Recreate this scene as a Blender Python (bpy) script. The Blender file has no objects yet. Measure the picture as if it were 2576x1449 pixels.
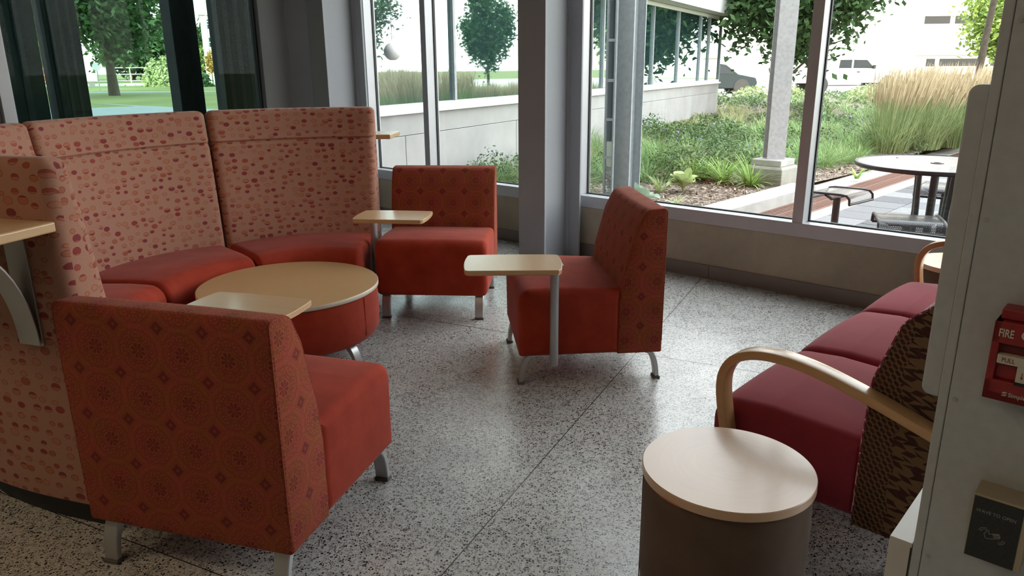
import bpy, math, random
import numpy as np
from mathutils import Matrix, Vector
random.seed(7); RNG = np.random.default_rng(7)
sc = bpy.context.scene
COL = sc.collection
R = math.radians
PI = math.pi

# ------------------------------------------------------------------ camera
PITCH, ROLL, CAM_H, FOCAL = R(16.49), R(-0.459), 1.5, 1883.0
cr, sr, cp, sp = math.cos(ROLL), math.sin(ROLL), math.cos(PITCH), math.sin(PITCH)
_M = Matrix(((cr, sr, 0), (-sr, cr, 0), (0, 0, 1))) @ Matrix(((1, 0, 0), (0, cp, -sp), (0, sp, cp)))
_T = Matrix(((1, 0, 0), (0, 0, 1), (0, -1, 0)))
_rot = (_M @ _T).transposed()
cam_data = bpy.data.cameras.new('camera')
cam_data.sensor_width = 36.0
cam_data.lens = 36.0 * FOCAL / 2576.0
cam_data.clip_start = 0.05
cam_data.clip_end = 900
cam = bpy.data.objects.new('camera', cam_data)
COL.objects.link(cam)
cam.matrix_world = Matrix.Translation((0, 0, CAM_H)) @ _rot.to_4x4()
sc.camera = cam

# ------------------------------------------------------------------ view, world, sun
sc.view_settings.view_transform = 'Standard'
sc.view_settings.look = 'None'
sc.view_settings.gamma = 1.0
sc.view_settings.use_curve_mapping = False
sc.view_settings.exposure = 0.54
sc.cycles.use_denoising = True
sc.cycles.max_bounces = 8
sc.cycles.diffuse_bounces = 4
sc.cycles.glossy_bounces = 4
sc.cycles.transparent_max_bounces = 16
sc.cycles.sample_clamp_indirect = 6.0
sc.cycles.caustics_reflective = False
sc.cycles.caustics_refractive = False

world = bpy.data.worlds.new('world'); sc.world = world; world.use_nodes = True
wn = world.node_tree.nodes; wl = world.node_tree.links
bg = wn['Background']
tc = wn.new('ShaderNodeTexCoord'); sep = wn.new('ShaderNodeSeparateXYZ'); rmp = wn.new('ShaderNodeValToRGB')
wl.new(tc.outputs['Generated'], sep.inputs[0]); wl.new(sep.outputs['Z'], rmp.inputs[0]); wl.new(rmp.outputs[0], bg.inputs[0])
rmp.color_ramp.elements[0].position = 0.0; rmp.color_ramp.elements[0].color = (1.0, 0.97, 0.92, 1)
rmp.color_ramp.elements[1].position = 0.5; rmp.color_ramp.elements[1].color = (0.90, 0.95, 1.0, 1)
bg.inputs[1].default_value = 4.6

sun_d = bpy.data.lights.new('sun', 'SUN'); sun_d.energy = 9.0; sun_d.angle = R(1.0); sun_d.color = (1.0, 0.86, 0.68)
sun = bpy.data.objects.new('sun', sun_d); COL.objects.link(sun)
_sd = Vector((0.28, 0.92, -0.33)).normalized()      # direction the light travels
sun.rotation_euler = _sd.to_track_quat('-Z', 'Y').to_euler()
sun.location = (-10, -30, 20)

# room frame: s runs along the window wall (to the right and nearer), n points out of the room
W0 = np.array([0.056, 6.498]); U = np.array([0.747798, -0.663926]); N = np.array([0.663926, 0.747798])
WALL_ROT = math.atan2(U[1], U[0])
def Wp(s, n, z=0.0):
    p = W0 + s * U + n * N
    return (p[0], p[1], z)

def area(name, loc, size, energy, color, rot=(0, 0, 0), portal=False):
    d = bpy.data.lights.new(name, 'AREA'); d.shape = 'RECTANGLE'; d.size, d.size_y = size
    d.energy = energy; d.color = color
    o = bpy.data.objects.new(name, d); COL.objects.link(o); o.location = loc; o.rotation_euler = rot
    if portal: d.cycles.is_portal = True
    return o
# ceiling lamps of the lounge and of the corridor behind the camera
LAMPS = [(2.0, -6.2, 12, (1.0, 0.76, 0.48)), (4.8, -7.6, 10, (1.0, 0.83, 0.62)), (0.2, -6.8, 15, (1.0, 0.74, 0.45))]
for i, (s_, n_, e_, c_) in enumerate(LAMPS):
    area('ceiling_lamp_light', Wp(s_, n_, 3.52), (0.9, 0.9), e_, c_)
# portals: guide sky sampling through the real openings, they give no light themselves
area('window_portal', Wp(-0.8, 0.05, 1.95), (2.5, 2.9), 1, (1, 1, 1), (R(90), 0, WALL_ROT), True)
area('window_portal', Wp(4.8, 0.05, 1.95), (8.4, 2.9), 1, (1, 1, 1), (R(90), 0, WALL_ROT), True)
area('window_portal', Wp(-2.42, -1.98, 1.8), (2.1, 3.2), 1, (1, 1, 1), (R(90), 0, WALL_ROT + R(90)), True)

# ------------------------------------------------------------------ object helpers
def link(o, parent=None):
    COL.objects.link(o)
    if parent is not None: o.parent = parent
    return o
def tag(o, label=None, cat=None, group=None, kind=None):
    if label: o['label'] = label
    if cat: o['category'] = cat
    if group: o['group'] = group
    if kind: o['kind'] = kind
    return o
def thing(name, loc=(0, 0, 0), rz=0.0, label=None, cat=None, group=None, kind=None):
    o = bpy.data.objects.new(name, None); o.empty_display_size = 0.1
    COL.objects.link(o); o.location = loc; o.rotation_euler = (0, 0, rz)
    return tag(o, label, cat, group, kind)
def copy_tree(o, parent=None):
    c = o.copy(); COL.objects.link(c)
    if parent is not None: c.parent = parent
    for ch in list(o.children):
        copy_tree(ch, c)
    return c

class MB:
    """collects shapes into one mesh; v, f and per-corner uv"""
    def __init__(s): s.v = []; s.f = []; s.uv = []; s.mi = []
    def add(s, vs, fs, uvs=None, mi=0):
        o = len(s.v); s.v += [tuple(map(float, p)) for p in vs]
        for k, f in enumerate(fs):
            s.f.append([i + o for i in f]); s.mi.append(mi)
            if uvs is not None: s.uv.append(uvs[k])
            else:
                P = [Vector(vs[i]) for i in f]
                nn = (P[1] - P[0]).cross(P[2] - P[0]) if len(P) > 2 else Vector((0, 0, 1))
                a = max(range(3), key=lambda q: abs(nn[q]))
                s.uv.append([((p[1], p[2]), (p[0], p[2]), (p[0], p[1]))[a] for p in P])
        return s
    def box(s, c, d, rz=0.0, mi=0, m=None):
        hx, hy, hz = d[0] / 2, d[1] / 2, d[2] / 2
        vs = [Vector((x, y, z)) for z in (-hz, hz) for y in (-hy, hy) for x in (-hx, hx)]
        if rz: Mx = Matrix.Rotation(rz, 3, 'Z'); vs = [Mx @ v for v in vs]
        if m is not None: vs = [m @ v for v in vs]
        vs = [v + Vector(c) for v in vs]
        return s.add(vs, [(0, 2, 3, 1), (4, 5, 7, 6), (0, 1, 5, 4), (2, 6, 7, 3), (0, 4, 6, 2), (1, 3, 7, 5)], mi=mi)
    def tube(s, pts, r, seg=8, caps=True, mi=0, flat=1.0, up=None):
        pts = [Vector(p) for p in pts]; rr = r if isinstance(r, (list, tuple)) else [r] * len(pts)
        rings = []; prev = None
        for i, p in enumerate(pts):
            t = (pts[min(i + 1, len(pts) - 1)] - pts[max(i - 1, 0)]).normalized()
            if prev is None:
                a = Vector(up) if up else (Vector((0, 0, 1)) if abs(t.z) < 0.9 else Vector((1, 0, 0)))
            else: a = prev
            a = (a - t * a.dot(t)).normalized(); prev = a; b = t.cross(a)
            rings.append([p + (a * math.cos(q) * flat + b * math.sin(q)) * rr[i] for q in [2 * PI * k / seg for k in range(seg)]])
        vs = [v for g in rings for v in g]; fs = []
        for i in range(len(pts) - 1):
            for k in range(seg):
                fs.append((i * seg + k, i * seg + (k + 1) % seg, (i + 1) * seg + (k + 1) % seg, (i + 1) * seg + k))
        if caps: fs += [tuple(range(seg))[::-1], tuple((len(pts) - 1) * seg + k for k in range(seg))]
        return s.add(vs, fs, mi=mi)
    def lathe(s, prof, c=(0, 0, 0), seg=48, mi=0, caps=True):
        vs = []; fs = []; uvs = []; L = 0; n = len(prof); acc = [0]
        for i in range(1, n): acc.append(acc[-1] + math.dist(prof[i], prof[i - 1]))
        for r, z in prof:
            for k in range(seg):
                a = 2 * PI * k / seg; vs.append((c[0] + r * math.cos(a), c[1] + r * math.sin(a), c[2] + z))
        rm = max(p[0] for p in prof)
        for i in range(n - 1):
            for k in range(seg):
                k2 = (k + 1) % seg
                fs.append((i * seg + k, i * seg + k2, (i + 1) * seg + k2, (i + 1) * seg + k))
                a0, a1 = rm * 2 * PI * k / seg, rm * 2 * PI * (k + 1) / seg
                uvs.append([(a0, acc[i]), (a1, acc[i]), (a1, acc[i + 1]), (a0, acc[i + 1])])
        if caps:
            for i, f in ((0, tuple(range(seg))[::-1]), (n - 1, tuple((n - 1) * seg + k for k in range(seg)))):
                if prof[i][0] > 1e-4: fs.append(f); uvs.append([(vs[j][0], vs[j][1]) for j in f])
        return s.add(vs, fs, uvs, mi=mi)
    def prism(s, poly, z0, z1, mi=0):
        """vertical prism over an xy polygon (counter-clockwise)"""
        n = len(poly); vs = [(p[0], p[1], z0) for p in poly] + [(p[0], p[1], z1) for p in poly]
        fs = [tuple(range(n))[::-1], tuple(range(n, 2 * n))] + [(i, (i + 1) % n, (i + 1) % n + n, i + n) for i in range(n)]
        return s.add(vs, fs, mi=mi)
    def plate(s, poly, h, m, mi=0):
        """prism over a polygon in a local plane, thickness h along local z, placed by 4x4 matrix m"""
        n = len(poly); vs = [m @ Vector((p[0], p[1], 0)) for p in poly] + [m @ Vector((p[0], p[1], h)) for p in poly]
        fs = [tuple(range(n))[::-1], tuple(range(n, 2 * n))] + [(i, (i + 1) % n, (i + 1) % n + n, i + n) for i in range(n)]
        return s.add(vs, fs, mi=mi)
    def build(s, name, mat, parent=None, smooth=None, bevel=None, kind=None, label=None, cat=None, group=None, bseg=2):
        me = bpy.data.meshes.new(name); me.from_pydata(s.v, [], s.f)
        ul = me.uv_layers.new(name='UVMap')
        flat = [c for f in s.uv for uv in f for c in uv]
        if len(flat) == 2 * len(me.loops): ul.data.foreach_set('uv', flat)
        for m_ in (mat if isinstance(mat, (list, tuple)) else [mat]): me.materials.append(m_)
        if any(s.mi): me.polygons.foreach_set('material_index', s.mi)
        me.validate(); me.update()
        if smooth is not None:
            me.polygons.foreach_set('use_smooth', [True] * len(me.polygons)); me.set_sharp_from_angle(angle=R(smooth))
        o = bpy.data.objects.new(name, me); link(o, parent)
        if bevel:
            b = o.modifiers.new('bevel', 'BEVEL'); b.width = bevel; b.segments = bseg; b.limit_method = 'ANGLE'; b.angle_limit = R(35); b.harden_normals = False
        return tag(o, label, cat, group, kind)

def round_poly(pts, n=6):
    """pts: (x, y, radius); returns polygon with rounded corners"""
    out = []; m = len(pts)
    for i in range(m):
        p = Vector(pts[i][:2]); a = Vector(pts[i - 1][:2]); b = Vector(pts[(i + 1) % m][:2]); r = pts[i][2]
        if r <= 0: out.append((p.x, p.y)); continue
        da, db = (a - p).normalized(), (b - p).normalized(); ang = da.angle(db)
        t = min(r / math.tan(ang / 2), (a - p).length * 0.49, (b - p).length * 0.49); r = t * math.tan(ang / 2)
        c = p + (da + db).normalized() * (r / math.sin(ang / 2))
        v0 = p + da * t - c; v1 = p + db * t - c; s0 = math.atan2(v0.y, v0.x); s1 = math.atan2(v1.y, v1.x); d = (s1 - s0 + PI) % (2 * PI) - PI
        for k in range(n + 1): q = s0 + d * k / n; out.append((c.x + r * math.cos(q), c.y + r * math.sin(q)))
    return out
class Prof(list):
    """rounded closed profile that can shrink inwards without folding over"""
    def __init__(s, pts, n=5, step=0.06):
        s.pts = pts; s.nn = n; base = round_poly([(p[0], p[1], max(p[2], 0.0012)) for p in pts], n); m = len(base)
        s.cnt = [max(1, int(math.dist(base[i], base[(i + 1) % m]) / step)) for i in range(m)]
        s.ext(base)
    def ext(s, base):
        m = len(base); s.clear()
        for i in range(m):
            a, b = base[i], base[(i + 1) % m]; k = s.cnt[i]
            for j in range(k): s.append((a[0] + (b[0] - a[0]) * j / k, a[1] + (b[1] - a[1]) * j / k))
    def shrink(s, d):
        P_ = s.pts; m = len(P_); A = sum(P_[i - 1][0] * P_[i][1] - P_[i][0] * P_[i - 1][1] for i in range(m)); sg = 1 if A > 0 else -1
        out = []
        for i in range(m):
            a, p, b = Vector(P_[i - 1][:2]), Vector(P_[i][:2]), Vector(P_[(i + 1) % m][:2])
            e1 = (p - a).normalized(); e2 = (b - p).normalized(); n1 = Vector((-e1.y, e1.x)) * sg; n2 = Vector((-e2.y, e2.x)) * sg
            q = n1 + n2; q = q / max(0.3, q.dot(n1)) ; out.append((p.x + q.x * d, p.y + q.y * d, max(0.0012, P_[i][2] - d)))
        r = Prof.__new__(Prof); list.__init__(r); r.cnt = s.cnt; r.pts = out; r.nn = s.nn; r.ext(round_poly(out, s.nn)); return r
def inset(poly, d):
    if not isinstance(poly, Prof): poly = Prof([(p[0], p[1], 0.0) for p in poly], 1, 10.0)
    return poly.shrink(d)
class RawProf(Prof):
    def __init__(s, pts): list.__init__(s, [tuple(p) for p in pts])
    def shrink(s, d):
        out = []; m = len(s); A = sum(s[i - 1][0] * s[i][1] - s[i][0] * s[i - 1][1] for i in range(m)); sg = 1 if A > 0 else -1
        for i in range(m):
            a, p, b = Vector(s[i - 1]), Vector(s[i]), Vector(s[(i + 1) % m]); e1 = (p - a).normalized(); e2 = (b - p).normalized()
            n1 = Vector((-e1.y, e1.x)) * sg; n2 = Vector((-e2.y, e2.x)) * sg; q = n1 + n2; q = q / max(0.5, q.dot(n1))
            out.append((p.x + q.x * d, p.y + q.y * d))
        return RawProf(out)
def loft(prof, s0, s1, mapf, r=0.02, nmid=6, nr=3, mb=None):
    """pull a (d, z) profile along s from s0 to s1 with rounded ends; uv = (s, length along profile)"""
    mb = mb or MB(); st = []
    # reorder the first group so that inset falls from r to 0
    g = [(s0 + r * (1 - math.cos(k / nr * PI / 2)), r * (1 - math.sin(k / nr * PI / 2))) for k in range(nr + 1)]
    h = [(s1 - r * (1 - math.cos(k / nr * PI / 2)), r * (1 - math.sin(k / nr * PI / 2))) for k in range(nr, -1, -1)]
    st = g + [(s0 + r + (s1 - s0 - 2 * r) * k / nmid, 0) for k in range(1, nmid)] + h
    if not isinstance(prof, Prof): prof = RawProf(prof)
    m = len(prof); acc = [0.0]
    for i in range(m): acc.append(acc[-1] + math.dist(prof[i], prof[(i + 1) % m]))
    vs = []; P2 = []
    for s_, ins in st:
        pr = prof.shrink(ins) if ins > 1e-6 else prof
        P2.append(pr); vs += [mapf(s_, d, z) for d, z in pr]
    fs = []; uv = []
    for i in range(len(st) - 1):
        for k in range(m):
            k2 = (k + 1) % m
            fs.append((i * m + k, (i + 1) * m + k, (i + 1) * m + k2, i * m + k2))
            uv.append([(st[i][0], acc[k]), (st[i + 1][0], acc[k]), (st[i + 1][0], acc[k + 1]), (st[i][0], acc[k + 1])])
    fs.append(tuple(range(m))); uv.append([(d, z) for d, z in P2[0]])
    L = (len(st) - 1) * m
    fs.append(tuple(L + k for k in range(m))[::-1]); uv.append([(d, z) for d, z in P2[-1]][::-1])
    # fix orientation if needed
    c = Vector((0, 0, 0))
    for v in vs: c += Vector(v)
    c /= len(vs); vol = 0
    for f in fs[:-2]:
        a, b, d = Vector(vs[f[0]]), Vector(vs[f[1]]), Vector(vs[f[2]])
        vol += (a - c).dot((b - a).cross(d - a))
    if vol < 0: fs = [f[::-1] for f in fs]; uv = [u[::-1] for u in uv]
    mb.add(vs, fs, uv); return mb

def np_mesh(name, verts, quads, mat, parent=None, kind=None, label=None, cat=None, group=None, tri=False):
    me = bpy.data.meshes.new(name); k = 3 if tri else 4
    me.vertices.add(len(verts)); me.vertices.foreach_set('co', np.asarray(verts, dtype=np.float32).ravel())
    q = np.asarray(quads, dtype=np.int32); me.loops.add(q.size); me.loops.foreach_set('vertex_index', q.ravel())
    me.polygons.add(len(q)); me.polygons.foreach_set('loop_start', np.arange(0, q.size, k, dtype=np.int32))
    me.polygons.foreach_set('loop_total', np.full(len(q), k, dtype=np.int32))
    me.update(calc_edges=True); me.validate(); me.materials.append(mat)
    o = bpy.data.objects.new(name, me); link(o, parent)
    return tag(o, label, cat, group, kind)

# ------------------------------------------------------------------ material helpers
class NT:
    def __init__(s, name, base=(0.8, 0.8, 0.8), rough=0.5, metal=0.0, spec=0.5, sheen=0.0, coat=0.0):
        s.m = bpy.data.materials.new(name); s.m.use_nodes = True; s.nt = s.m.node_tree
        s.b = s.nt.nodes['Principled BSDF']; s.out = s.nt.nodes['Material Output']
        s.b.inputs['Base Color'].default_value = (*base, 1); s.b.inputs['Roughness'].default_value = rough
        s.b.inputs['Metallic'].default_value = metal; s.b.inputs['Specular IOR Level'].default_value = spec
        if sheen: s.b.inputs['Sheen Weight'].default_value = sheen; s.b.inputs['Sheen Roughness'].default_value = 0.4
        if coat: s.b.inputs['Coat Weight'].default_value = coat; s.b.inputs['Coat Roughness'].default_value = 0.12
    def set(s, sock, v):
        if isinstance(v, bpy.types.NodeSocket): s.nt.links.new(v, sock)
        elif isinstance(v, (tuple, list)) and len(v) == 3 and sock.type == 'RGBA': sock.default_value = (*v, 1)
        else: sock.default_value = v
    def n(s, typ, out=0, **kw):
        nd = s.nt.nodes.new(typ); ins = kw.pop('ins', {})
        for k, v in kw.items(): setattr(nd, k, v)
        for k, v in ins.items(): s.set(nd.inputs[k], v)
        return nd.outputs[out]
    def nn(s, typ, ins={}, **kw):
        nd = s.nt.nodes.new(typ)
        for k, v in kw.items(): setattr(nd, k, v)
        for k, v in ins.items(): s.set(nd.inputs[k], v)
        return nd
    def math(s, op, a, b=None, c=None, clamp=False):
        nd = s.nt.nodes.new('ShaderNodeMath'); nd.operation = op; nd.use_clamp = clamp
        for i, v in enumerate((a, b, c)):
            if v is not None: s.set(nd.inputs[i], v)
        return nd.outputs[0]
    def mix(s, f, a, b, mode='MIX'):
        nd = s.nt.nodes.new('ShaderNodeMix'); nd.data_type = 'RGBA'; nd.blend_type = mode
        s.set(nd.inputs[0], f); s.set(nd.inputs[6], a); s.set(nd.inputs[7], b); return nd.outputs[2]
    def ramp(s, f, stops, const=False):
        nd = s.nt.nodes.new('ShaderNodeValToRGB'); cr_ = nd.color_ramp
        if const: cr_.interpolation = 'CONSTANT'
        while len(cr_.elements) < len(stops): cr_.elements.new(0.5)
        for e, (p, c) in zip(cr_.elements, stops): e.position = p; e.color = (*c, 1) if len(c) == 3 else c
        s.set(nd.inputs[0], f); return nd.outputs[0]
    def coord(s, which='Object'):
        return s.n('ShaderNodeTexCoord', out={'Generated': 0, 'Normal': 1, 'UV': 2, 'Object': 3}[which])
    def scale(s, v, sx, sy=None, sz=None):
        sy = sx if sy is None else sy; sz = sx if sz is None else sz
        return s.n('ShaderNodeVectorMath', operation='MULTIPLY', ins={0: v, 1: (sx, sy, sz)})
    def noise(s, v, scale, detail=3, rough=0.5, out=0):
        return s.n('ShaderNodeTexNoise', out=out, ins={'Vector': v, 'Scale': scale, 'Detail': detail, 'Roughness': rough})
    def vor(s, v, scale, feature='F1', rnd=1.0, dims='3D', **kw):
        nd = s.nt.nodes.new('ShaderNodeTexVoronoi'); nd.feature = feature; nd.voronoi_dimensions = dims
        s.set(nd.inputs['Vector'], v); nd.inputs['Scale'].default_value = scale; nd.inputs['Randomness'].default_value = rnd
        return nd
    def color(s, c): s.set(s.b.inputs['Base Color'], c); return s
    def rough(s, c): s.set(s.b.inputs['Roughness'], c); return s
    def bump(s, h, dist=0.001, strength=0.5):
        nd = s.nt.nodes.new('ShaderNodeBump'); nd.inputs['Distance'].default_value = dist; nd.inputs['Strength'].default_value = strength
        s.set(nd.inputs['Height'], h); s.nt.links.new(nd.outputs[0], s.b.inputs['Normal']); return s
    def xyz(s, v):
        nd = s.nt.nodes.new('ShaderNodeSeparateXYZ'); s.set(nd.inputs[0], v); return nd.outputs

def plain(name, base, rough=0.5, metal=0.0, var=0.08, vs=8.0, bump=0.0, bscale=200, **kw):
    t = NT(name, base, rough, metal, **kw); co = t.coord('Object')
    f = t.noise(co, vs, 4)
    lo = tuple(c * (1 - var) for c in base); hi = tuple(min(1, c * (1 + var)) for c in base)
    t.color(t.ramp(f, [(0.3, lo), (0.7, hi)]))
    if bump: t.bump(t.noise(co, bscale, 2), bump, 0.6)
    return t.m

def wood(name, a, b, rough=0.32, sx=3.0, sy=40.0, coat=0.25):
    t = NT(name, a, rough, coat=coat); uv = t.coord('UV')
    g = t.noise(t.scale(uv, sx, sy, 1), 1.0, 6, 0.6)
    fine = t.noise(t.scale(uv, sx * 6, sy * 12, 1), 1.0, 3, 0.6)
    c = t.mix(t.math('MULTIPLY', g, 1.0), a, b); c = t.mix(t.math('MULTIPLY', fine, 0.25), c, tuple(x * 0.8 for x in b))
    t.color(c); t.bump(fine, 0.0002, 0.25); return t.m

# terrazzo
def terrazzo():
    t = NT('terrazzo', rough=0.2, spec=0.6); co = t.coord('Object')
    warp = t.n('ShaderNodeVectorMath', operation='ADD', ins={0: co, 1: t.scale(t.noise(co, 220, 1, out=1), 0.004)})
    v1 = t.vor(warp, 118); e1 = t.vor(warp, 118, feature='DISTANCE_TO_EDGE').outputs['Distance']; X = t.xyz(v1.outputs['Color'])
    v2 = t.vor(warp, 62); X2 = t.xyz(v2.outputs['Color']); d2 = v2.outputs['Distance']
    matrix = t.ramp(t.noise(co, 420, 2), [(0.3, (0.52, 0.51, 0.485)), (0.7, (0.70, 0.69, 0.66))])
    chip = t.ramp(X[0], [(0.0, (0.030, 0.030, 0.034)), (0.20, (0.09, 0.09, 0.095)), (0.30, (0.24, 0.235, 0.225)), (0.60, (0.38, 0.37, 0.355)), (0.8, (0.50, 0.49, 0.47))], True)
    c = t.mix(t.math('GREATER_THAN', e1, t.math('MULTIPLY_ADD', X[1], 0.10, 0.05)), matrix, chip)
    k = t.math('MULTIPLY', t.math('LESS_THAN', X2[0], 0.13), t.math('LESS_THAN', d2, t.math('MULTIPLY_ADD', X2[1], 0.16, 0.16)))
    c = t.mix(k, c, (0.022, 0.022, 0.026))
    big = t.noise(co, 1.3, 3); c = t.mix(1.0, c, t.ramp(big, [(0.3, (0.93, 0.93, 0.93)), (0.7, (1, 1, 1))]), 'MULTIPLY')
    t.color(c); t.rough(t.ramp(t.noise(co, 5, 4), [(0.3, (0.22,) * 3), (0.7, (0.34,) * 3)])); return t.m

def dotted_fabric():
    t = NT('dotted_fabric', rough=0.9, spec=0.2, sheen=0.15); uv = t.coord('UV')
    p = t.scale(uv, 0.92, 1.12, 1.0)
    v = t.vor(p, 22.5, rnd=0.6, dims='2D'); d = v.outputs['Distance']; cc = t.xyz(v.outputs['Color'])
    pos = t.xyz(v.outputs['Position']); P = t.xyz(t.scale(p, 1.0))
    rad = t.math('MULTIPLY_ADD', cc[1], 0.16, 0.20)
    inside = t.math('LESS_THAN', d, rad)
    ring = t.math('MULTIPLY', inside, t.math('GREATER_THAN', d, t.math('SUBTRACT', rad, 0.045)))
    dy = t.math('SUBTRACT', P[1], pos[1])
    half = t.math('GREATER_THAN', t.math('MULTIPLY', dy, 22.5), t.math('MULTIPLY_ADD', cc[2], 0.9, -0.62))
    stripes = t.math('GREATER_THAN', t.math('SINE', t.math('MULTIPLY', P[1], 1300.0)), 0.35)
    base = t.ramp(t.noise(uv, 260, 3), [(0.3, (0.34, 0.174, 0.122)), (0.7, (0.42, 0.218, 0.156))])
    deep = t.ramp(cc[0], [(0.0, (0.185, 0.038, 0.050)), (0.4, (0.235, 0.040, 0.036)), (0.75, (0.30, 0.075, 0.050)), (1.0, (0.33, 0.12, 0.07))])
    warm = t.ramp(cc[0], [(0.0, (0.39, 0.155, 0.085)), (1.0, (0.38, 0.185, 0.12))])
    filled = t.math('GREATER_THAN', cc[2], 0.25)
    fill = t.mix(t.math('MULTIPLY', half, filled), warm, deep)
    fill = t.mix(t.math('MULTIPLY', t.math('MULTIPLY', stripes, t.math('SUBTRACT', 1.0, half)), 0.55), fill, (0.27, 0.06, 0.045))
    c = t.mix(inside, base, fill); c = t.mix(t.math('MULTIPLY', ring, 0.75), c, (0.25, 0.05, 0.04))
    t.color(c); t.bump(t.noise(uv, 900, 2), 0.0006, 0.5); return t.m

def medallion_fabric():
    """square grid of rosettes, ringed and interlaced, with nested concave diamonds between them"""
    t = NT('medallion_fabric', rough=0.88, spec=0.15, sheen=0.05); uv = t.coord('UV')
    wv = t.scale(t.noise(uv, 60, 1, out=1), 0.0035)
    X = t.xyz(t.n('ShaderNodeVectorMath', operation='ADD', ins={0: uv, 1: wv})); cell = 0.147
    u = t.math('DIVIDE', X[0], cell); v = t.math('DIVIDE', X[1], cell)
    fu = t.math('SUBTRACT', t.math('FRACT', u), 0.5); fv = t.math('SUBTRACT', t.math('FRACT', v), 0.5)
    def ln(a, b): return t.math('SQRT', t.math('ADD', t.math('MULTIPLY', a, a), t.math('MULTIPLY', b, b)))
    def band(x, c, w): return t.math('LESS_THAN', t.math('ABSOLUTE', t.math('SUBTRACT', x, c)), w)
    def mx(*a):
        o = a[0]
        for q in a[1:]: o = t.math('MAXIMUM', o, q)
        return o
    r = ln(fu, fv); th = t.math('ARCTAN2', fv, fu)
    sn = t.math('ABSOLUTE', t.math('SINE', t.math('MULTIPLY', th, 4.0)))
    flower = t.math('MULTIPLY', t.math('MULTIPLY', t.math('LESS_THAN', r, t.math('MULTIPLY_ADD', sn, 0.05, 0.115)), t.math('GREATER_THAN', r, 0.02)), t.math('GREATER_THAN', sn, 0.42))
    fth = t.math('SUBTRACT', t.math('PINGPONG', th, PI / 8), 0.0)
    def orbit(rad, rr_, w, ph):
        a_ = t.math('PINGPONG', t.math('ADD', th, ph), PI / 8)
        return band(ln(t.math('SUBTRACT', t.math('MULTIPLY', r, t.math('COSINE', a_)), rad), t.math('MULTIPLY', r, t.math('SINE', a_))), rr_, w)
    lines = mx(band(r, 0.205, 0.007), band(r, 0.425, 0.008), band(r, 0.455, 0.006), orbit(0.30, 0.115, 0.008, 0.0), orbit(0.30, 0.045, 0.012, 0.0), orbit(0.33, 0.09, 0.006, PI / 8), orbit(0.42, 0.17, 0.006, 0.0), orbit(0.245, 0.035, 0.009, PI / 8))
    gu = t.math('SUBTRACT', 0.5, t.math('ABSOLUTE', fu)); gv = t.math('SUBTRACT', 0.5, t.math('ABSOLUTE', fv))
    dia = t.math('ADD', t.math('POWER', gu, 0.8), t.math('POWER', gv, 0.8))
    dl = mx(band(dia, 0.30, 0.010), band(dia, 0.375, 0.010), band(dia, 0.06, 0.02), band(dia, 0.16, 0.014)); dfill = t.math('MULTIPLY', t.math('LESS_THAN', dia, 0.24), t.math('GREATER_THAN', dia, 0.09))
    vv = t.vor(uv, 85.0, feature='DISTANCE_TO_EDGE', dims='2D'); veins = t.math('LESS_THAN', vv.outputs['Distance'], 0.030)
    base = t.ramp(t.noise(uv, 14, 2), [(0.40, (0.335, 0.060, 0.036)), (0.60, (0.285, 0.072, 0.024))])
    weave = t.math('GREATER_THAN', t.math('SINE', t.math('MULTIPLY_ADD', X[1], 3400.0, t.math('MULTIPLY', t.noise(uv, 150, 1), 12.0))), 0.1)
    c = t.mix(t.math('MULTIPLY', weave, 0.22), base, (0.44, 0.15, 0.085))
    c = t.mix(t.math('MULTIPLY', mx(lines, dl, veins), 0.50), c, (0.125, 0.020, 0.018))
    c = t.mix(t.math('MULTIPLY', mx(flower, dfill), 0.66), c, (0.125, 0.013, 0.022))
    t.color(c); t.bump(t.math('ADD', t.math('MULTIPLY', mx(lines, dl, veins), -0.7), t.noise(uv, 1200, 1)), 0.0006, 0.5); return t.m

def velvet(name, a, b, vs=7):
    t = NT(name, a, 0.85, spec=0.15, sheen=0.12); uv = t.coord('Object')
    f = t.noise(uv, vs, 4, 0.6); f2 = t.noise(uv, 600, 2)
    c = t.ramp(f, [(0.3, a), (0.72, b)]); c = t.mix(t.math('MULTIPLY', f2, 0.18), c, tuple(x * 0.6 for x in a))
    t.color(c); t.bump(f2, 0.0004, 0.4); return t.m

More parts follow.
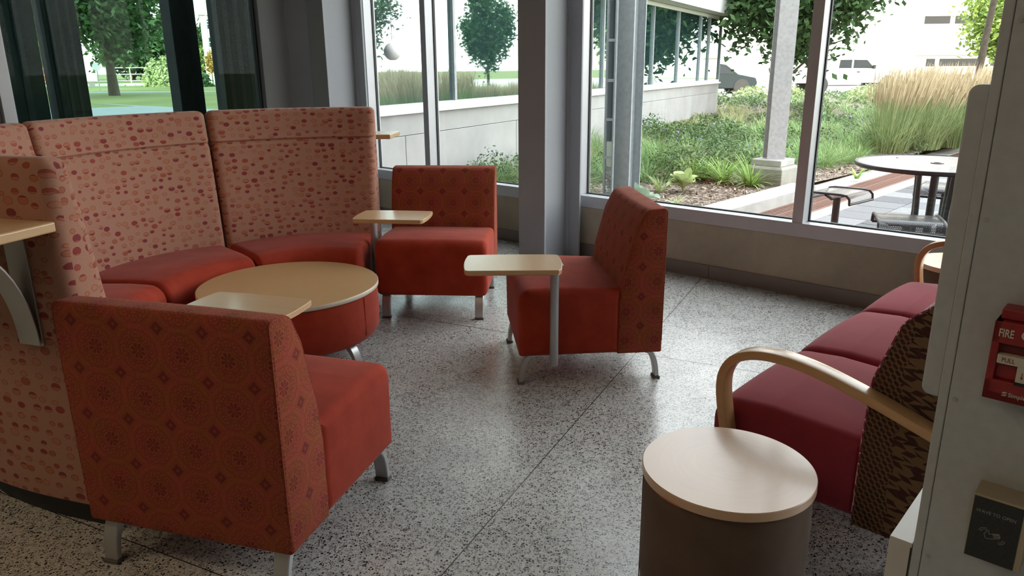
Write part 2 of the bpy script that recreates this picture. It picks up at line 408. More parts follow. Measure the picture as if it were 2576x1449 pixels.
def block_fabric():
    """rows of rhombs, brown on tan, that turn into leaf-shaped dots toward the front edge"""
    t = NT('block_fabric', rough=0.9, spec=0.15); uv = t.coord('UV'); X = t.xyz(uv); w, h = 0.029, 0.0155
    q2 = t.math('DIVIDE', t.math('MULTIPLY_ADD', X[0], 0.22, X[1]), h); row = t.math('FLOOR', q2); f2 = t.math('FRACT', q2)
    par = t.math('MODULO', t.math('ABSOLUTE', row), 2.0); sg = t.math('MULTIPLY_ADD', par, -2.0, 1.0)
    q1 = t.math('ADD', t.math('DIVIDE', X[0], w), t.math('MULTIPLY', t.math('MULTIPLY', f2, sg), 0.5)); q1 = t.math('ADD', q1, t.math('MULTIPLY', par, 0.5))
    col = t.math('FLOOR', q1); f1 = t.math('FRACT', q1)
    rnd = t.n('ShaderNodeTexWhiteNoise', out=0, noise_dimensions='2D', ins={'Vector': t.n('ShaderNodeCombineXYZ', ins={0: col, 1: row})})
    alt = t.math('MODULO', t.math('ABSOLUTE', t.math('ADD', col, t.math('FLOOR', t.math('MULTIPLY', row, 0.5)))), 2.0)
    tri = t.math('GREATER_THAN', t.math('ADD', f1, t.math('MULTIPLY', f2, sg)), t.math('MULTIPLY_ADD', par, -0.5, 0.75))
    dark = t.math('GREATER_THAN', t.math('ADD', t.math('MULTIPLY', alt, 0.5), t.math('MULTIPLY', rnd, 0.7)), 0.64)
    flip = t.math('MULTIPLY', t.math('GREATER_THAN', rnd, 0.62), tri); dark = t.math('ABSOLUTE', t.math('SUBTRACT', dark, flip))
    g1 = t.math('SUBTRACT', t.math('FRACT', t.math('ADD', t.math('DIVIDE', X[0], w * 0.62), t.math('MULTIPLY', par, 0.5))), 0.5); g2 = t.math('SUBTRACT', f2, 0.5)
    dot = t.math('LESS_THAN', t.math('ADD', t.math('POWER', t.math('ABSOLUTE', t.math('MULTIPLY', t.math('MULTIPLY_ADD', g2, 0.35, g1), 2.5)), 1.6), t.math('POWER', t.math('ABSOLUTE', t.math('MULTIPLY', g2, 2.25)), 1.8)), 1.0)
    zone = t.math('LESS_THAN', t.math('ADD', X[0], t.math('MULTIPLY', t.noise(uv, 22, 1), 0.05)), 0.600)
    d = t.mix(zone, dark, dot)
    edge = t.math('LESS_THAN', t.math('MINIMUM', t.math('MINIMUM', f1, t.math('SUBTRACT', 1.0, f1)), t.math('MINIMUM', f2, t.math('SUBTRACT', 1.0, f2))), 0.05)
    c = t.mix(d, (0.150, 0.088, 0.042), t.ramp(rnd, [(0.0, (0.060, 0.018, 0.016)), (1.0, (0.034, 0.015, 0.013))]))
    c = t.mix(t.math('MULTIPLY', edge, 0.45), c, (0.10, 0.055, 0.03))
    t.color(c); t.bump(t.noise(uv, 900, 2), 0.0005, 0.4); return t.m

def hex_fabric():
    t = NT('hex_fabric', rough=0.85, spec=0.25, sheen=0.2); uv = t.coord('UV')
    v = t.vor(t.scale(uv, 1, 0.6, 1), 48.0, feature='DISTANCE_TO_EDGE', rnd=0.35, dims='2D')
    k = t.math('LESS_THAN', v.outputs['Distance'], 0.07)
    t.color(t.mix(k, t.ramp(t.noise(uv, 20, 2), [(0.3, (0.20, 0.018, 0.05)), (0.7, (0.28, 0.03, 0.06))]), (0.62, 0.45, 0.38))); return t.m

def concrete(name, a, b, vs=3.0, rough=0.8, bump=0.002, pits=False):
    t = NT(name, a, rough, spec=0.3); co = t.coord('Object')
    f = t.noise(co, vs, 8, 0.62); g = t.noise(co, vs * 30, 4)
    c = t.ramp(f, [(0.28, a), (0.72, b)]); c = t.mix(t.math('MULTIPLY', g, 0.25), c, tuple(x * 0.75 for x in a))
    if pits:
        v = t.vor(co, 14.0); c = t.mix(t.math('LESS_THAN', v.outputs['Distance'], 0.05), c, (0.09, 0.08, 0.07))
    t.color(c); t.bump(t.math('ADD', f, t.math('MULTIPLY', g, 0.3)), bump, 0.5); return t.m

def glass(name, tint, ior=1.45, refl=1.0):
    t = NT(name); nt = t.nt; nt.nodes.remove(t.b)
    tr = t.nn('ShaderNodeBsdfTransparent', {0: tint}); gl = t.nn('ShaderNodeBsdfGlossy', {'Roughness': 0.0, 'Color': (1, 1, 1)})
    bf = t.nn('ShaderNodeNewGeometry').outputs['Backfacing']
    fr = t.n('ShaderNodeFresnel', ins={'IOR': t.math('MULTIPLY_ADD', bf, 1.0 / ior - ior, ior)})
    mx = t.nn('ShaderNodeMixShader', {0: t.math('MULTIPLY', fr, refl)})
    nt.links.new(tr.outputs[0], mx.inputs[1]); nt.links.new(gl.outputs[0], mx.inputs[2]); nt.links.new(mx.outputs[0], t.out.inputs[0])
    return t.m
def mirror_glass(name, dark, tint, k):
    t = NT(name); nt = t.nt; nt.nodes.remove(t.b)
    df = t.nn('ShaderNodeBsdfDiffuse', {0: dark}); gl = t.nn('ShaderNodeBsdfGlossy', {'Roughness': 0.015, 'Color': tint})
    fr = t.n('ShaderNodeFresnel', ins={'IOR': 1.6})
    mx = t.nn('ShaderNodeMixShader', {0: t.math('ADD', t.math('MULTIPLY', fr, 1.0 - k), k, clamp=True)})
    nt.links.new(df.outputs[0], mx.inputs[1]); nt.links.new(gl.outputs[0], mx.inputs[2]); nt.links.new(mx.outputs[0], t.out.inputs[0])
    return t.m
def leaf(name, stops, rough=0.55, trans=0.25):
    t = NT(name, rough=rough, spec=0.35)
    rp = t.n('ShaderNodeNewGeometry', out='Random Per Island') if False else t.nn('ShaderNodeNewGeometry').outputs['Random Per Island']
    c = t.ramp(rp, stops); t.color(c)
    if trans:
        tl = t.nn('ShaderNodeBsdfTranslucent', {0: c}); mx = t.nn('ShaderNodeMixShader', {0: trans})
        t.nt.links.new(t.b.outputs[0], mx.inputs[1]); t.nt.links.new(tl.outputs[0], mx.inputs[2]); t.nt.links.new(mx.outputs[0], t.out.inputs[0])
    return t.m
def perforated(name, base, pitch=0.011, rad=0.30):
    t = NT(name, base, 0.32, spec=0.5, coat=0.15); uv = t.coord('UV'); X = t.xyz(t.scale(uv, 1 / pitch))
    row = t.math('FLOOR', X[1]); u = t.math('ADD', X[0], t.math('MULTIPLY', t.math('MODULO', row, 2.0), 0.5))
    fu = t.math('SUBTRACT', t.math('FRACT', u), 0.5); fv = t.math('SUBTRACT', t.math('FRACT', X[1]), 0.5)
    r = t.math('SQRT', t.math('ADD', t.math('MULTIPLY', fu, fu), t.math('MULTIPLY', fv, fv)))
    t.set(t.b.inputs['Alpha'], t.math('GREATER_THAN', r, rad)); return t.m

M = {}
M['terrazzo'] = terrazzo(); M['dots'] = dotted_fabric(); M['medal'] = medallion_fabric()
M['velvet'] = velvet('red_velvet', (0.29, 0.030, 0.014), (0.40, 0.052, 0.025))
M['crimson'] = velvet('crimson_wool', (0.225, 0.024, 0.034), (0.27, 0.031, 0.043), 3)
M['brownwool'] = velvet('brown_wool', (0.108, 0.072, 0.054), (0.142, 0.096, 0.073), 9)
M['blocks'] = block_fabric(); M['hex'] = hex_fabric()
M['maple'] = wood('maple_laminate', (0.66, 0.45, 0.26), (0.56, 0.35, 0.18), 0.28)
M['maple_pale'] = wood('pale_maple', (0.69, 0.47, 0.315), (0.59, 0.375, 0.235), 0.30, 4, 55)
M['beech'] = wood('bent_beech', (0.56, 0.33, 0.155), (0.44, 0.235, 0.10), 0.30, 3, 60)
M['laminate'] = wood('tan_laminate', (0.56, 0.35, 0.165), (0.50, 0.305, 0.14), 0.36, 5, 18)
M['edge_pale'] = plain('pale_edge_band', (0.66, 0.60, 0.48), 0.4, var=0.05)
M['alu'] = plain('cast_aluminium', (0.50, 0.50, 0.50), 0.38, 0.75, var=0.05)
M['alu_dark'] = plain('foot_pad', (0.10, 0.09, 0.08), 0.6)
M['post'] = plain('silver_paint_steel', (0.42, 0.43, 0.45), 0.35, 0.5, var=0.04)
M['frame'] = plain('window_frame_aluminium', (0.47, 0.48, 0.51), 0.38, 0.35, var=0.03)
M['gasket'] = plain('black_gasket', (0.02, 0.02, 0.022), 0.6)
M['colpaint'] = plain('grey_column_paint', (0.33, 0.34, 0.365), 0.55, var=0.03, vs=2)
M['darkpanel'] = plain('dark_wall_panel', (0.17, 0.165, 0.17), 0.6, var=0.04, vs=2)
M['clad'] = plain('brushed_metal_cladding', (0.50, 0.525, 0.55), 0.5, 0.15, var=0.05, vs=60)
M['knee'] = concrete('interior_concrete', (0.32, 0.28, 0.22), (0.48, 0.425, 0.345), 2.2, 0.75, 0.001)
M['base'] = plain('grey_rubber_base', (0.19, 0.165, 0.155), 0.45, var=0.05)
M['ext_conc'] = concrete('pale_concrete', (0.33, 0.325, 0.32), (0.44, 0.435, 0.43), 1.6, 0.85)
M['curb'] = concrete('curb_concrete', (0.34, 0.33, 0.31), (0.48, 0.465, 0.44), 4, 0.9, 0.003, True)
M['pier'] = concrete('pier_concrete', (0.26, 0.25, 0.215), (0.40, 0.385, 0.35), 5, 0.9, 0.003, True)
M['fascia'] = plain('white_cladding', (0.80, 0.80, 0.80), 0.6, var=0.03)
M['paint'] = plain('wall_paint', (0.26, 0.235, 0.20), 0.8, var=0.03)
M['ceil'] = plain('ceiling_tile', (0.36, 0.35, 0.33), 0.9, var=0.03)
M['ext_steel'] = plain('galvanised_steel', (0.36, 0.39, 0.41), 0.5, 0.3, var=0.10, vs=20)
M['ext_steel2'] = plain('aged_steel', (0.40, 0.39, 0.40), 0.6, 0.1, var=0.12, vs=25)
M['rust'] = plain('grating_iron', (0.20, 0.105, 0.08), 0.8, 0.2, var=0.2, vs=30)
M['glass'] = glass('window_glass', (0.96, 0.975, 0.965))
M['glass_tint'] = glass('tinted_glass', (0.60, 0.72, 0.69), 1.45, 0.12)
M['mirror'] = mirror_glass('reflective_glazing', (0.02, 0.05, 0.055), (0.72, 0.90, 0.90), 0.50)
M['black'] = plain('black_powder_coat', (0.012, 0.012, 0.015), 0.4, 0.0, coat=0.1)
M['perf'] = perforated('perforated_black_steel', (0.022, 0.022, 0.026))
M['tabletop'] = perforated('perforated_table_steel', (0.10, 0.10, 0.105), 0.012, 0.25)
M['red'] = plain('red_enamel', (0.30, 0.022, 0.026), 0.42, var=0.08, vs=40, bump=0.0004, bscale=400)
M['redshade'] = plain('shaded_red_enamel', (0.13, 0.012, 0.014), 0.5)
M['offwhite'] = plain('off_white_plastic', (0.60, 0.57, 0.50), 0.45, var=0.04)
M['ink'] = plain('red_ink', (0.25, 0.03, 0.03), 0.6)
M['silverink'] = plain('silver_print', (0.30, 0.30, 0.29), 0.6)
M['plate'] = plain('black_plate', (0.022, 0.026, 0.026), 0.5, var=0.3, vs=300)
M['steelbox'] = plain('satin_steel', (0.50, 0.42, 0.30), 0.4, 0.5, var=0.05)
M['bluewhite'] = plain('pale_metal_box', (0.62, 0.60, 0.57), 0.45, 0.1, var=0.03)
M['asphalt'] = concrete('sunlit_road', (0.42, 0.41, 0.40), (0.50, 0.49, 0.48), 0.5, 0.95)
M['sidewalk'] = concrete('path_concrete', (0.17, 0.20, 0.205), (0.22, 0.25, 0.255), 0.8, 0.9)
M['bark'] = plain('tree_bark', (0.085, 0.065, 0.05), 0.9, var=0.3, vs=12, bump=0.01, bscale=20)
M['brick'] = plain('far_red_brick', (0.36, 0.13, 0.08), 0.9, var=0.15, vs=6)
M['cream'] = plain('cream_masonry', (0.66, 0.58, 0.46), 0.9, var=0.05)
M['peach'] = plain('pink_stone_facade', (0.68, 0.50, 0.40), 0.9, var=0.05)
M['white_fac'] = plain('white_facade', (0.85, 0.84, 0.82), 0.9, var=0.03)
M['far_glass'] = plain('dark_far_window', (0.03, 0.03, 0.03), 0.6, spec=0.2)
M['tire'] = plain('tyre_rubber', (0.03, 0.03, 0.03), 0.8)
M['rim'] = plain('wheel_rim', (0.5, 0.5, 0.5), 0.3, 0.8)
M['carwhite'] = plain('white_car_paint', (0.8, 0.8, 0.8), 0.25, coat=0.6)
M['cargrey'] = plain('slate_car_paint', (0.016, 0.024, 0.027), 0.5, 0.0, spec=0.25)
M['carglass'] = plain('car_window', (0.03, 0.035, 0.04), 0.3, spec=0.2)

def lawn_mat():
    t = NT('lawn_grass', rough=0.95, spec=0.1); co = t.coord('Object')
    f = t.noise(co, 0.25, 5); g = t.noise(co, 25, 3)
    c = t.ramp(f, [(0.3, (0.135, 0.155, 0.055)), (0.7, (0.20, 0.215, 0.09))]); c = t.mix(t.math('MULTIPLY', g, 0.4), c, (0.06, 0.11, 0.025))
    t.color(c); return t.m
M['lawn'] = lawn_mat()
def mulch_mat():
    t = NT('wood_chip_mulch', rough=0.95, spec=0.1); co = t.coord('Object')
    v = t.vor(t.scale(co, 1, 1, 1), 38.0); X = t.xyz(v.outputs['Color'])
    c = t.ramp(X[0], [(0.0, (0.06, 0.042, 0.032)), (0.4, (0.14, 0.108, 0.085)), (0.75, (0.24, 0.20, 0.165)), (1.0, (0.36, 0.315, 0.27))])
    t.color(c); t.bump(v.outputs['Distance'], 0.02, 0.6); return t.m
M['mulch'] = mulch_mat()
M['chip'] = leaf('wood_chip', [(0.0, (0.10, 0.065, 0.045)), (0.4, (0.26, 0.19, 0.14)), (1.0, (0.50, 0.42, 0.35))], 0.9, 0)
M['sedge'] = leaf('sedge_blades', [(0.0, (0.115, 0.223, 0.074)), (0.5, (0.230, 0.365, 0.135)), (1.0, (0.392, 0.499, 0.230))])
M['sedge2'] = leaf('dry_sedge_blades', [(0.0, (0.230, 0.287, 0.115)), (0.5, (0.391, 0.425, 0.207)), (1.0, (0.529, 0.506, 0.299))])
M['broad'] = leaf('perennial_leaves', [(0.0, (0.042, 0.088, 0.029)), (0.5, (0.084, 0.155, 0.052)), (1.0, (0.151, 0.234, 0.092))])
M['lily'] = leaf('daylily_leaves', [(0.0, (0.172, 0.310, 0.069)), (1.0, (0.414, 0.575, 0.172))])
M['hosta'] = leaf('hosta_leaves', [(0.0, (0.242, 0.363, 0.110)), (0.6, (0.440, 0.528, 0.242)), (1.0, (0.726, 0.682, 0.440))])
M['hostablue'] = leaf('blue_hosta_leaves', [(0.0, (0.20, 0.32, 0.22)), (1.0, (0.42, 0.52, 0.40))])
M['plume'] = leaf('feather_grass_plumes', [(0.0, (0.36, 0.28, 0.17)), (0.5, (0.52, 0.42, 0.27)), (1.0, (0.68, 0.57, 0.40))])
M['reed'] = leaf('feather_grass_blades', [(0.0, (0.156, 0.228, 0.084)), (0.6, (0.300, 0.384, 0.168)), (1.0, (0.528, 0.540, 0.312))])
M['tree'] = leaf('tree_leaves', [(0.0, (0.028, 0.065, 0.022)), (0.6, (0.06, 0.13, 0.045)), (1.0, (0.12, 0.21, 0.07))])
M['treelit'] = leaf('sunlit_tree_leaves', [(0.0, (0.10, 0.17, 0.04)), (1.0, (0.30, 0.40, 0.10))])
M['treeor'] = leaf('orange_tree_leaves', [(0.0, (0.35, 0.22, 0.05)), (1.0, (0.55, 0.40, 0.12))])
M['treepale'] = leaf('pale_tree_leaves', [(0.0, (0.220, 0.297, 0.110)), (1.0, (0.462, 0.528, 0.264))])
M['purple'] = plain('purple_petals', (0.30, 0.24, 0.62), 0.7)

# ================================================================== SETTING
def wbox(mb, s0, s1, n0, n1, z0, z1, mi=0):
    return mb.prism([Wp(s0, n0)[:2], Wp(s1, n0)[:2], Wp(s1, n1)[:2], Wp(s0, n1)[:2]], z0, z1, mi)
# floor with metal divider strips
fl = wbox(MB(), -2.4, 9, -9, 0.0, -0.12, 0.0).build('floor', M['terrazzo'], kind='structure')
ge = np.array([0.437, 0.900]); gg = np.array([0.900, -0.437]); g0 = np.array([0.672, 3.803])
M['joint'] = plain('zinc_divider_strip', (0.10, 0.10, 0.10), 0.22, 0.7, var=0.05)
def strip(p, d, l0, l1, w=0.0035):
    q = np.array([-d[1], d[0]]) * w / 2; a = p + d * l0; b = p + d * l1
    MB().prism([a - q, b - q, b + q, a + q][::1], -0.002, 0.0006).build('floor_joint', M['joint'], fl)
def clip_room(p, d):
    lo, hi = -20, 20
    for ax_, a_, b_ in ((U, -2.38, 8.9), (N, -8.9, -0.03)):
        v = d @ ax_; o_ = (p - W0) @ ax_
        t0, t1 = (a_ - o_) / v, (b_ - o_) / v
        lo = max(lo, min(t0, t1)); hi = min(hi, max(t0, t1))
    return lo, hi
for k in (-2, -1, 0, 1, 2):
    for p, d in ((g0 + gg * 2.34 * k, ge), (g0 + ge * 2.34 * k, gg)):
        lo, hi = clip_room(p, d)
        if hi > lo: strip(p, d, lo, hi)

wbox(MB(), -2.5, 9.1, -9.1, 0.15, 3.6, 3.75).build('ceiling', M['ceil'], kind='structure')
wbox(MB(), -2.6, 9.2, -9.25, -9.1, 0, 3.6).build('wall_back', M['paint'], kind='structure')
wbox(MB(), 9.1, 9.25, -9.1, 0.15, 0, 3.6).build('wall_far_right', M['paint'], kind='structure')
# window wall: concrete knee wall, header, base
kw = MB(); wbox(kw, -2.4, 9.1, 0.0, 0.20, -0.1, 0.40); kw.build('wall_right', M['knee'], kind='structure', bevel=0.004)
wbox(MB(), -2.4, 9.1, 0.0, 0.14, 3.4, 3.6).build('wall_right', M['paint'], kind='structure')
bb = MB()
for a, b in ((-2.3, -0.6), (-0.597, 1.85), (1.853, 4.3), (4.303, 6.7), (6.703, 9.0)): wbox(bb, a, b, -0.012, 0.0, 0.0, 0.101)
bb.build('baseboard_right', M['base'], kind='structure', bevel=0.002)

def frame_bar(par, name, s0, s1, n0, n1, z0, z1):
    return wbox(MB(), s0, s1, n0, n1, z0, z1).build(name, M['frame'], par, bevel=0.002)
def gaskets(par, s0, s1, z0, z1):
    g = MB()
    for a, b, c, d in ((s0, s0 + 0.008, z0, z1), (s1 - 0.008, s1, z0, z1), (s0, s1, z0, z0 + 0.008), (s0, s1, z1 - 0.008, z1)):
        wbox(g, a, b, 0.098, 0.122, c, d)
    g.build('gasket', M['gasket'], par)
def window(name, posts, mull=0.07):
    w = thing(name, Wp((posts[0] + posts[-1]) / 2, 0.06, 0.4), 0, kind='structure')
    inv = Matrix.Translation(w.location).inverted()
    w.location = (0, 0, 0)
    s0, s1 = posts[0], posts[-1] + mull
    frame_bar(w, 'sill_frame', s0, s1, -0.004, 0.14, 0.40, 0.492)
    frame_bar(w, 'head_frame', s0, s1, 0.0, 0.14, 3.32, 3.40)
    for p in posts:
        frame_bar(w, 'mullion', p, p + mull, 0.0, 0.14, 0.492, 3.32)
    for a, b in zip(posts[:-1], posts[1:]):
        gaskets(w, a + mull, b, 0.492, 3.32)
        wbox(MB(), a + mull + 0.001, b - 0.001, 0.106, 0.114, 0.494, 3.318).build('pane', M['glass'], w)
    return w
window('window_1', [-2.07, -1.182, 0.34])
window('window_2', [0.60, 2.418, 4.236, 6.05, 7.87, 9.02])
# H-section columns standing inside the glass line
def h_column(cx, label):
    L, hw, tf, tw = 0.42, 0.13, 0.020, 0.014; back = 0.10
    m = MB(); z1 = 3.6
    wbox(m, cx - hw, cx + hw, -back, -back + tf, 0, z1); wbox(m, cx - hw, cx + hw, -back - L - tf, -back - L, 0, z1)
    wbox(m, cx - tw / 2, cx + tw / 2, -back - L, -back, 0, z1)
    # fillets where the web meets the flanges
    for sg in (-1, 1):
        for nn_, dn in ((-back, -1), (-back - L, 1)):
            p = [Wp(cx + sg * tw / 2, nn_)[:2], Wp(cx + sg * (tw / 2 + 0.02), nn_)[:2], Wp(cx + sg * tw / 2, nn_ + dn * 0.02)[:2]]
            A = (p[1][0] - p[0][0]) * (p[2][1] - p[0][1]) - (p[2][0] - p[0][0]) * (p[1][1] - p[0][1])
            m.prism(p if A > 0 else p[::-1], 0, z1)
    return m.build('steel_column', M['colpaint'], bevel=0.003, kind='structure', label=label, cat='column')
h_column(0.61, 'grey painted steel column of H section standing between the two windows')
h_column(-2.04, 'grey painted steel column of H section in the corner behind the high-backed sofa')

# left wall: dark pier, tinted window_3, then solid wall
SL = -2.4
wbox(MB(), SL - 0.14, SL, -0.62, 0.0, 0, 3.6).build('wall_left', M['darkpanel'], kind='structure', bevel=0.004)
wbox(MB(), SL - 0.14, SL + 0.03, -0.93, -0.63, 0, 3.6).build('trim_1', M['darkpanel'], kind='structure', bevel=0.004)
wbox(MB(), SL - 0.20, SL, -9.1, -3.13, 0, 3.6).build('wall_left', M['darkpanel'], kind='structure')
w3 = thing('window_3', (0, 0, 0), kind='structure')
wbox(MB(), SL - 0.12, SL + 0.02, -3.13, -0.93, 0.0, 0.12).build('sill_frame', M['frame'], w3, bevel=0.002)
wbox(MB(), SL - 0.12, SL + 0.02, -3.13, -0.93, 3.5, 3.6).build('head_frame', M['frame'], w3, bevel=0.002)
wbox(MB(), SL - 0.10, SL + 0.04, -3.12, -3.035, 0.12, 3.5).build('mullion', M['frame'], w3, bevel=0.002)
g_ = MB(); wbox(g_, SL - 0.07, SL - 0.03, -0.945, -0.93, 0.12, 3.5); wbox(g_, SL - 0.07, SL - 0.03, -3.035, -3.02, 0.12, 3.5); g_.build('gasket', M['gasket'], w3)
wbox(MB(), SL - 0.054, SL - 0.046, -3.03, -0.935, 0.122, 3.498).build('pane', M['glass_tint'], w3)

# ------------------------------------------------------------------ clad pillar at the right with what is fixed to it
PU = np.array([math.sin(R(132)), math.cos(R(132))]); PN = np.array([-0.66913, -0.74314])   # PN points to the camera side
P0 = np.array([0.606, 0.978])
def Pp(s, n, z=0.0):
    p = P0 + s * PU + n * PN
    return (p[0], p[1], z)
def pbox(mb, s0, s1, n0, n1, z0, z1, mi=0):
    return mb.prism([Pp(s0, n0)[:2], Pp(s0, n1)[:2], Pp(s1, n1)[:2], Pp(s1, n0)[:2]][::1], z0, z1, mi)
def pmat(s, n, z):
    """local x right along the face, local y up, local z toward the viewer"""
    o = Pp(s, n, z)
    return Matrix(((PU[0], 0, PN[0], o[0]), (PU[1], 0, PN[1], o[1]), (0, 1, 0, o[2]), (0, 0, 0, 1)))
pil = thing('metal_clad_pillar', (0, 0, 0), label='square pillar clad in grey metal panels at the right edge, carrying the fire alarm', cat='pillar', kind='structure')
pbox(MB(), 0.0, 0.44, -0.44, -0.004, 0, 3.6).build('core', M['clad'], pil)
pbox(MB(), 0.0, 0.0125, -0.006, 0.0, 0, 3.6).build('corner_trim', M['clad'], pil, bevel=0.0015)
pbox(MB(), 0.0135, 0.44, -0.006, 0.0, 0, 3.6).build('metal_panel', M['clad'], pil, bevel=0.001)
for z in (1.5 - 0.1721 * 1.15, 1.5 - 0.3946 * 1.15, 1.5 - 0.6189 * 1.15, 0.53, 0.28, 1.55, 1.8, 2.1, 2.4):
    m = MB(); mt = pmat(0.0215, 0.0, z)
    c = [(0.0036 * math.cos(q), 0.0036 * math.sin(q)) for q in [2 * PI * k / 16 for k in range(16)]]
    m.plate(c, 0.0008, mt); m.plate([(x * 0.4, y * 0.4) for x, y in c], 0.0014, mt)
    m.build('screw', M['alu'], pil)

def text_mesh(txt, size, name, mat, mtx, parent, depth=0.0006, sx=1.0, bold=0.0):
    cu = bpy.data.curves.new('t', 'FONT'); cu.body = txt; cu.size = size; cu.extrude = depth; cu.offset = bold; cu.resolution_u = 3
    o = bpy.data.objects.new('t', cu); COL.objects.link(o)
    dg = bpy.context.evaluated_depsgraph_get(); dg.update()
    me = bpy.data.meshes.new_from_object(o.evaluated_get(dg)); bpy.data.objects.remove(o)
    me.transform(mtx @ Matrix.Diagonal((sx, 1, 1, 1))); me.name = name
    me.materials.clear(); me.materials.append(mat)
    r = bpy.data.objects.new(name, me); link(r, parent); return r

# fire alarm pull station
fs_, fb = 0.057, 1.075
fa = thing('fire_alarm_pull', (0, 0, 0), label='red fire alarm pull station with white PULL handle on the pillar', cat='fire alarm')
prof = [(0, 0), (0.1, 0), (0.1, 0.107), (0.0, 0.107)]
fr_ = MB()
for a, b, c, d in ((0, 0.1, 0.0, 0.012), (0, 0.009, 0.0, 0.107), (0.091, 0.1, 0.0, 0.107), (0, 0.1, 0.078, 0.107), (0, 0.1, 0.0, 0.028)):
    pbox(fr_, fs_ + a, fs_ + b, 0.0, 0.040, fb + c, fb + d)
pbox(fr_, fs_ + 0.002, fs_ + 0.098, 0.0, 0.030, fb, fb + 0.105)
fr_.build('housing', M['red'], fa, bevel=0.0012)
pbox(MB(), fs_ + 0.004, fs_ + 0.096, 0.0, 0.030, fb + 0.1075, fb + 0.122).build('hood', M['red'], fa, bevel=0.002)
pbox(MB(), fs_ + 0.0105, fs_ + 0.0895, 0.0295, 0.0315, fb + 0.029, fb + 0.0775).build('recess_plate', M['red'], fa)
pbox(MB(), fs_ + 0.0105, fs_ + 0.0895, 0.0300, 0.0320, fb + 0.064, fb + 0.0775).build('recess_shade', M['redshade'], fa)  # thin plate in darker red, the recess shade put into its colour
hd = MB(); pbox(hd, fs_ + 0.0095, fs_ + 0.0905, 0.031, 0.0425, fb + 0.052, fb + 0.064); pbox(hd, fs_ + 0.033, fs_ + 0.067, 0.031, 0.0425, fb + 0.031, fb + 0.0521)
hd.build('pull_handle', M['offwhite'], fa, bevel=0.0008)
pbox(MB(), fs_ + 0.0325, fs_ + 0.0675, 0.031, 0.0422, fb + 0.0265, fb + 0.0305).build('handle_lip', M['gasket'], fa)
lk = MB(); mt = pmat(fs_ + 0.037, 0.040, fb + 0.094)
for r_, h_ in ((0.0062, 0.002), (0.0045, 0.0045), (0.002, 0.006)): lk.plate([(r_ * math.cos(q), r_ * math.sin(q)) for q in [2 * PI * k / 24 for k in range(24)]], h_, mt)
lk.build('key_lock', M['offwhite'], fa)
text_mesh('FIRE', 0.0150, 'lettering', M['offwhite'], pmat(fs_ + 0.006, 0.0402, fb + 0.0875), fa, sx=0.62, bold=0.0003)
text_mesh('PULL', 0.0085, 'lettering', M['ink'], pmat(fs_ + 0.0145, 0.0428, fb + 0.0550), fa, 0.0002, 0.80)
text_mesh('DOWN', 0.0085, 'lettering', M['ink'], pmat(fs_ + 0.056, 0.0428, fb + 0.0550), fa, 0.0002, 0.80)
ar = MB(); mt = pmat(fs_ + 0.0395, 0.0426, fb + 0.041)
ar.plate([(-0.0004, -0.004), (0.0004, -0.004), (0.0004, 0.004), (-0.0004, 0.004)], 0.0003, mt); ar.plate([(0, -0.0052), (0.0016, -0.0018), (0.0, -0.0028), (-0.0016, -0.0018)], 0.0003, mt)
ar.build('arrow_mark', M['ink'], fa)
text_mesh('Simplex', 0.0078, 'lettering', M['offwhite'], pmat(fs_ + 0.0285, 0.0402, fb + 0.0085), fa, 0.0003, 0.95, 0.0001)
lg = MB(); mt = pmat(fs_ + 0.0215, 0.0402, fb + 0.0085)
for pl_ in ([(0.0, 0.003), (0.0012, 0.0056), (0.0054, 0.0056), (0.0054, 0.0042), (0.0024, 0.0042), (0.0030, 0.0030)], [(0.0056, 0.0026), (0.0044, 0.0), (0.0, 0.0), (0.0, 0.0014), (0.0032, 0.0014), (0.0026, 0.0026)]): lg.plate(pl_, 0.0005, mt)
lg.build('logo_mark', M['offwhite'], fa)

# wave-to-open switch
wv = thing('door_opener_switch', (0, 0, 0), label='black WAVE TO OPEN switch plate in a steel box low on the pillar', cat='switch')
ws, wb = 0.070, 0.842
wm = MB(); pbox(wm, ws, ws + 0.0665, 0, 0.045, wb, wb + 0.0966); wm.build('steel_box', M['steelbox'], wv, bevel=0.0006)
pbox(MB(), ws + 0.0014, ws + 0.0590, 0.0445, 0.0462, wb + 0.0010, wb + 0.0935).build('face_plate', M['plate'], wv, bevel=0.0004)
text_mesh('WAVE TO OPEN', 0.0068, 'lettering', M['silverink'], pmat(ws + 0.0058, 0.0464, wb + 0.0715), wv, 0.0001, 0.93)
ic = MB(); imt = pmat(ws + 0.0285, 0.0465, wb + 0.0400)
def stroke(pts, w=0.00035):
    for a, b in zip(pts[:-1], pts[1:]):
        v = Vector((b[0] - a[0], b[1] - a[1])); L = v.length
        if L < 1e-7: continue
        v /= L; q = Vector((-v.y, v.x)) * w
        ic.plate([(a[0] - q.x, a[1] - q.y), (b[0] - q.x, b[1] - q.y), (b[0] + q.x, b[1] + q.y), (a[0] + q.x, a[1] + q.y)], 0.0002, imt)
sc_ = 0.001
def S(*p): return [(x * sc_, y * sc_) for x, y in p]
stroke(S((-4.0, 8.5), (-5.0, 8.9), (-5.4, 8.0), (-8.6, 1.5), (-6.5, -4.0), (-1.0, -3.4), (5.5, -0.6), (9.2, 0.8), (9.8, 2.0), (8.9, 2.8)))
stroke(S((-4.0, 8.5), (-3.0, 3.2), (1.5, 5.3), (6.0, 7.2), (8.0, 7.6), (8.5, 6.8), (7.6, 6.0)))
stroke(S((1.5, 3.0), (8.9, 5.9), (9.8, 5.2), (9.2, 4.2))); stroke(S((2.2, 1.4), (9.2, 4.2), (10.2, 3.4), (8.9, 2.8), (3.0, 0.4)))
stroke(S((1.0, 4.0), (7.6, 6.6)))
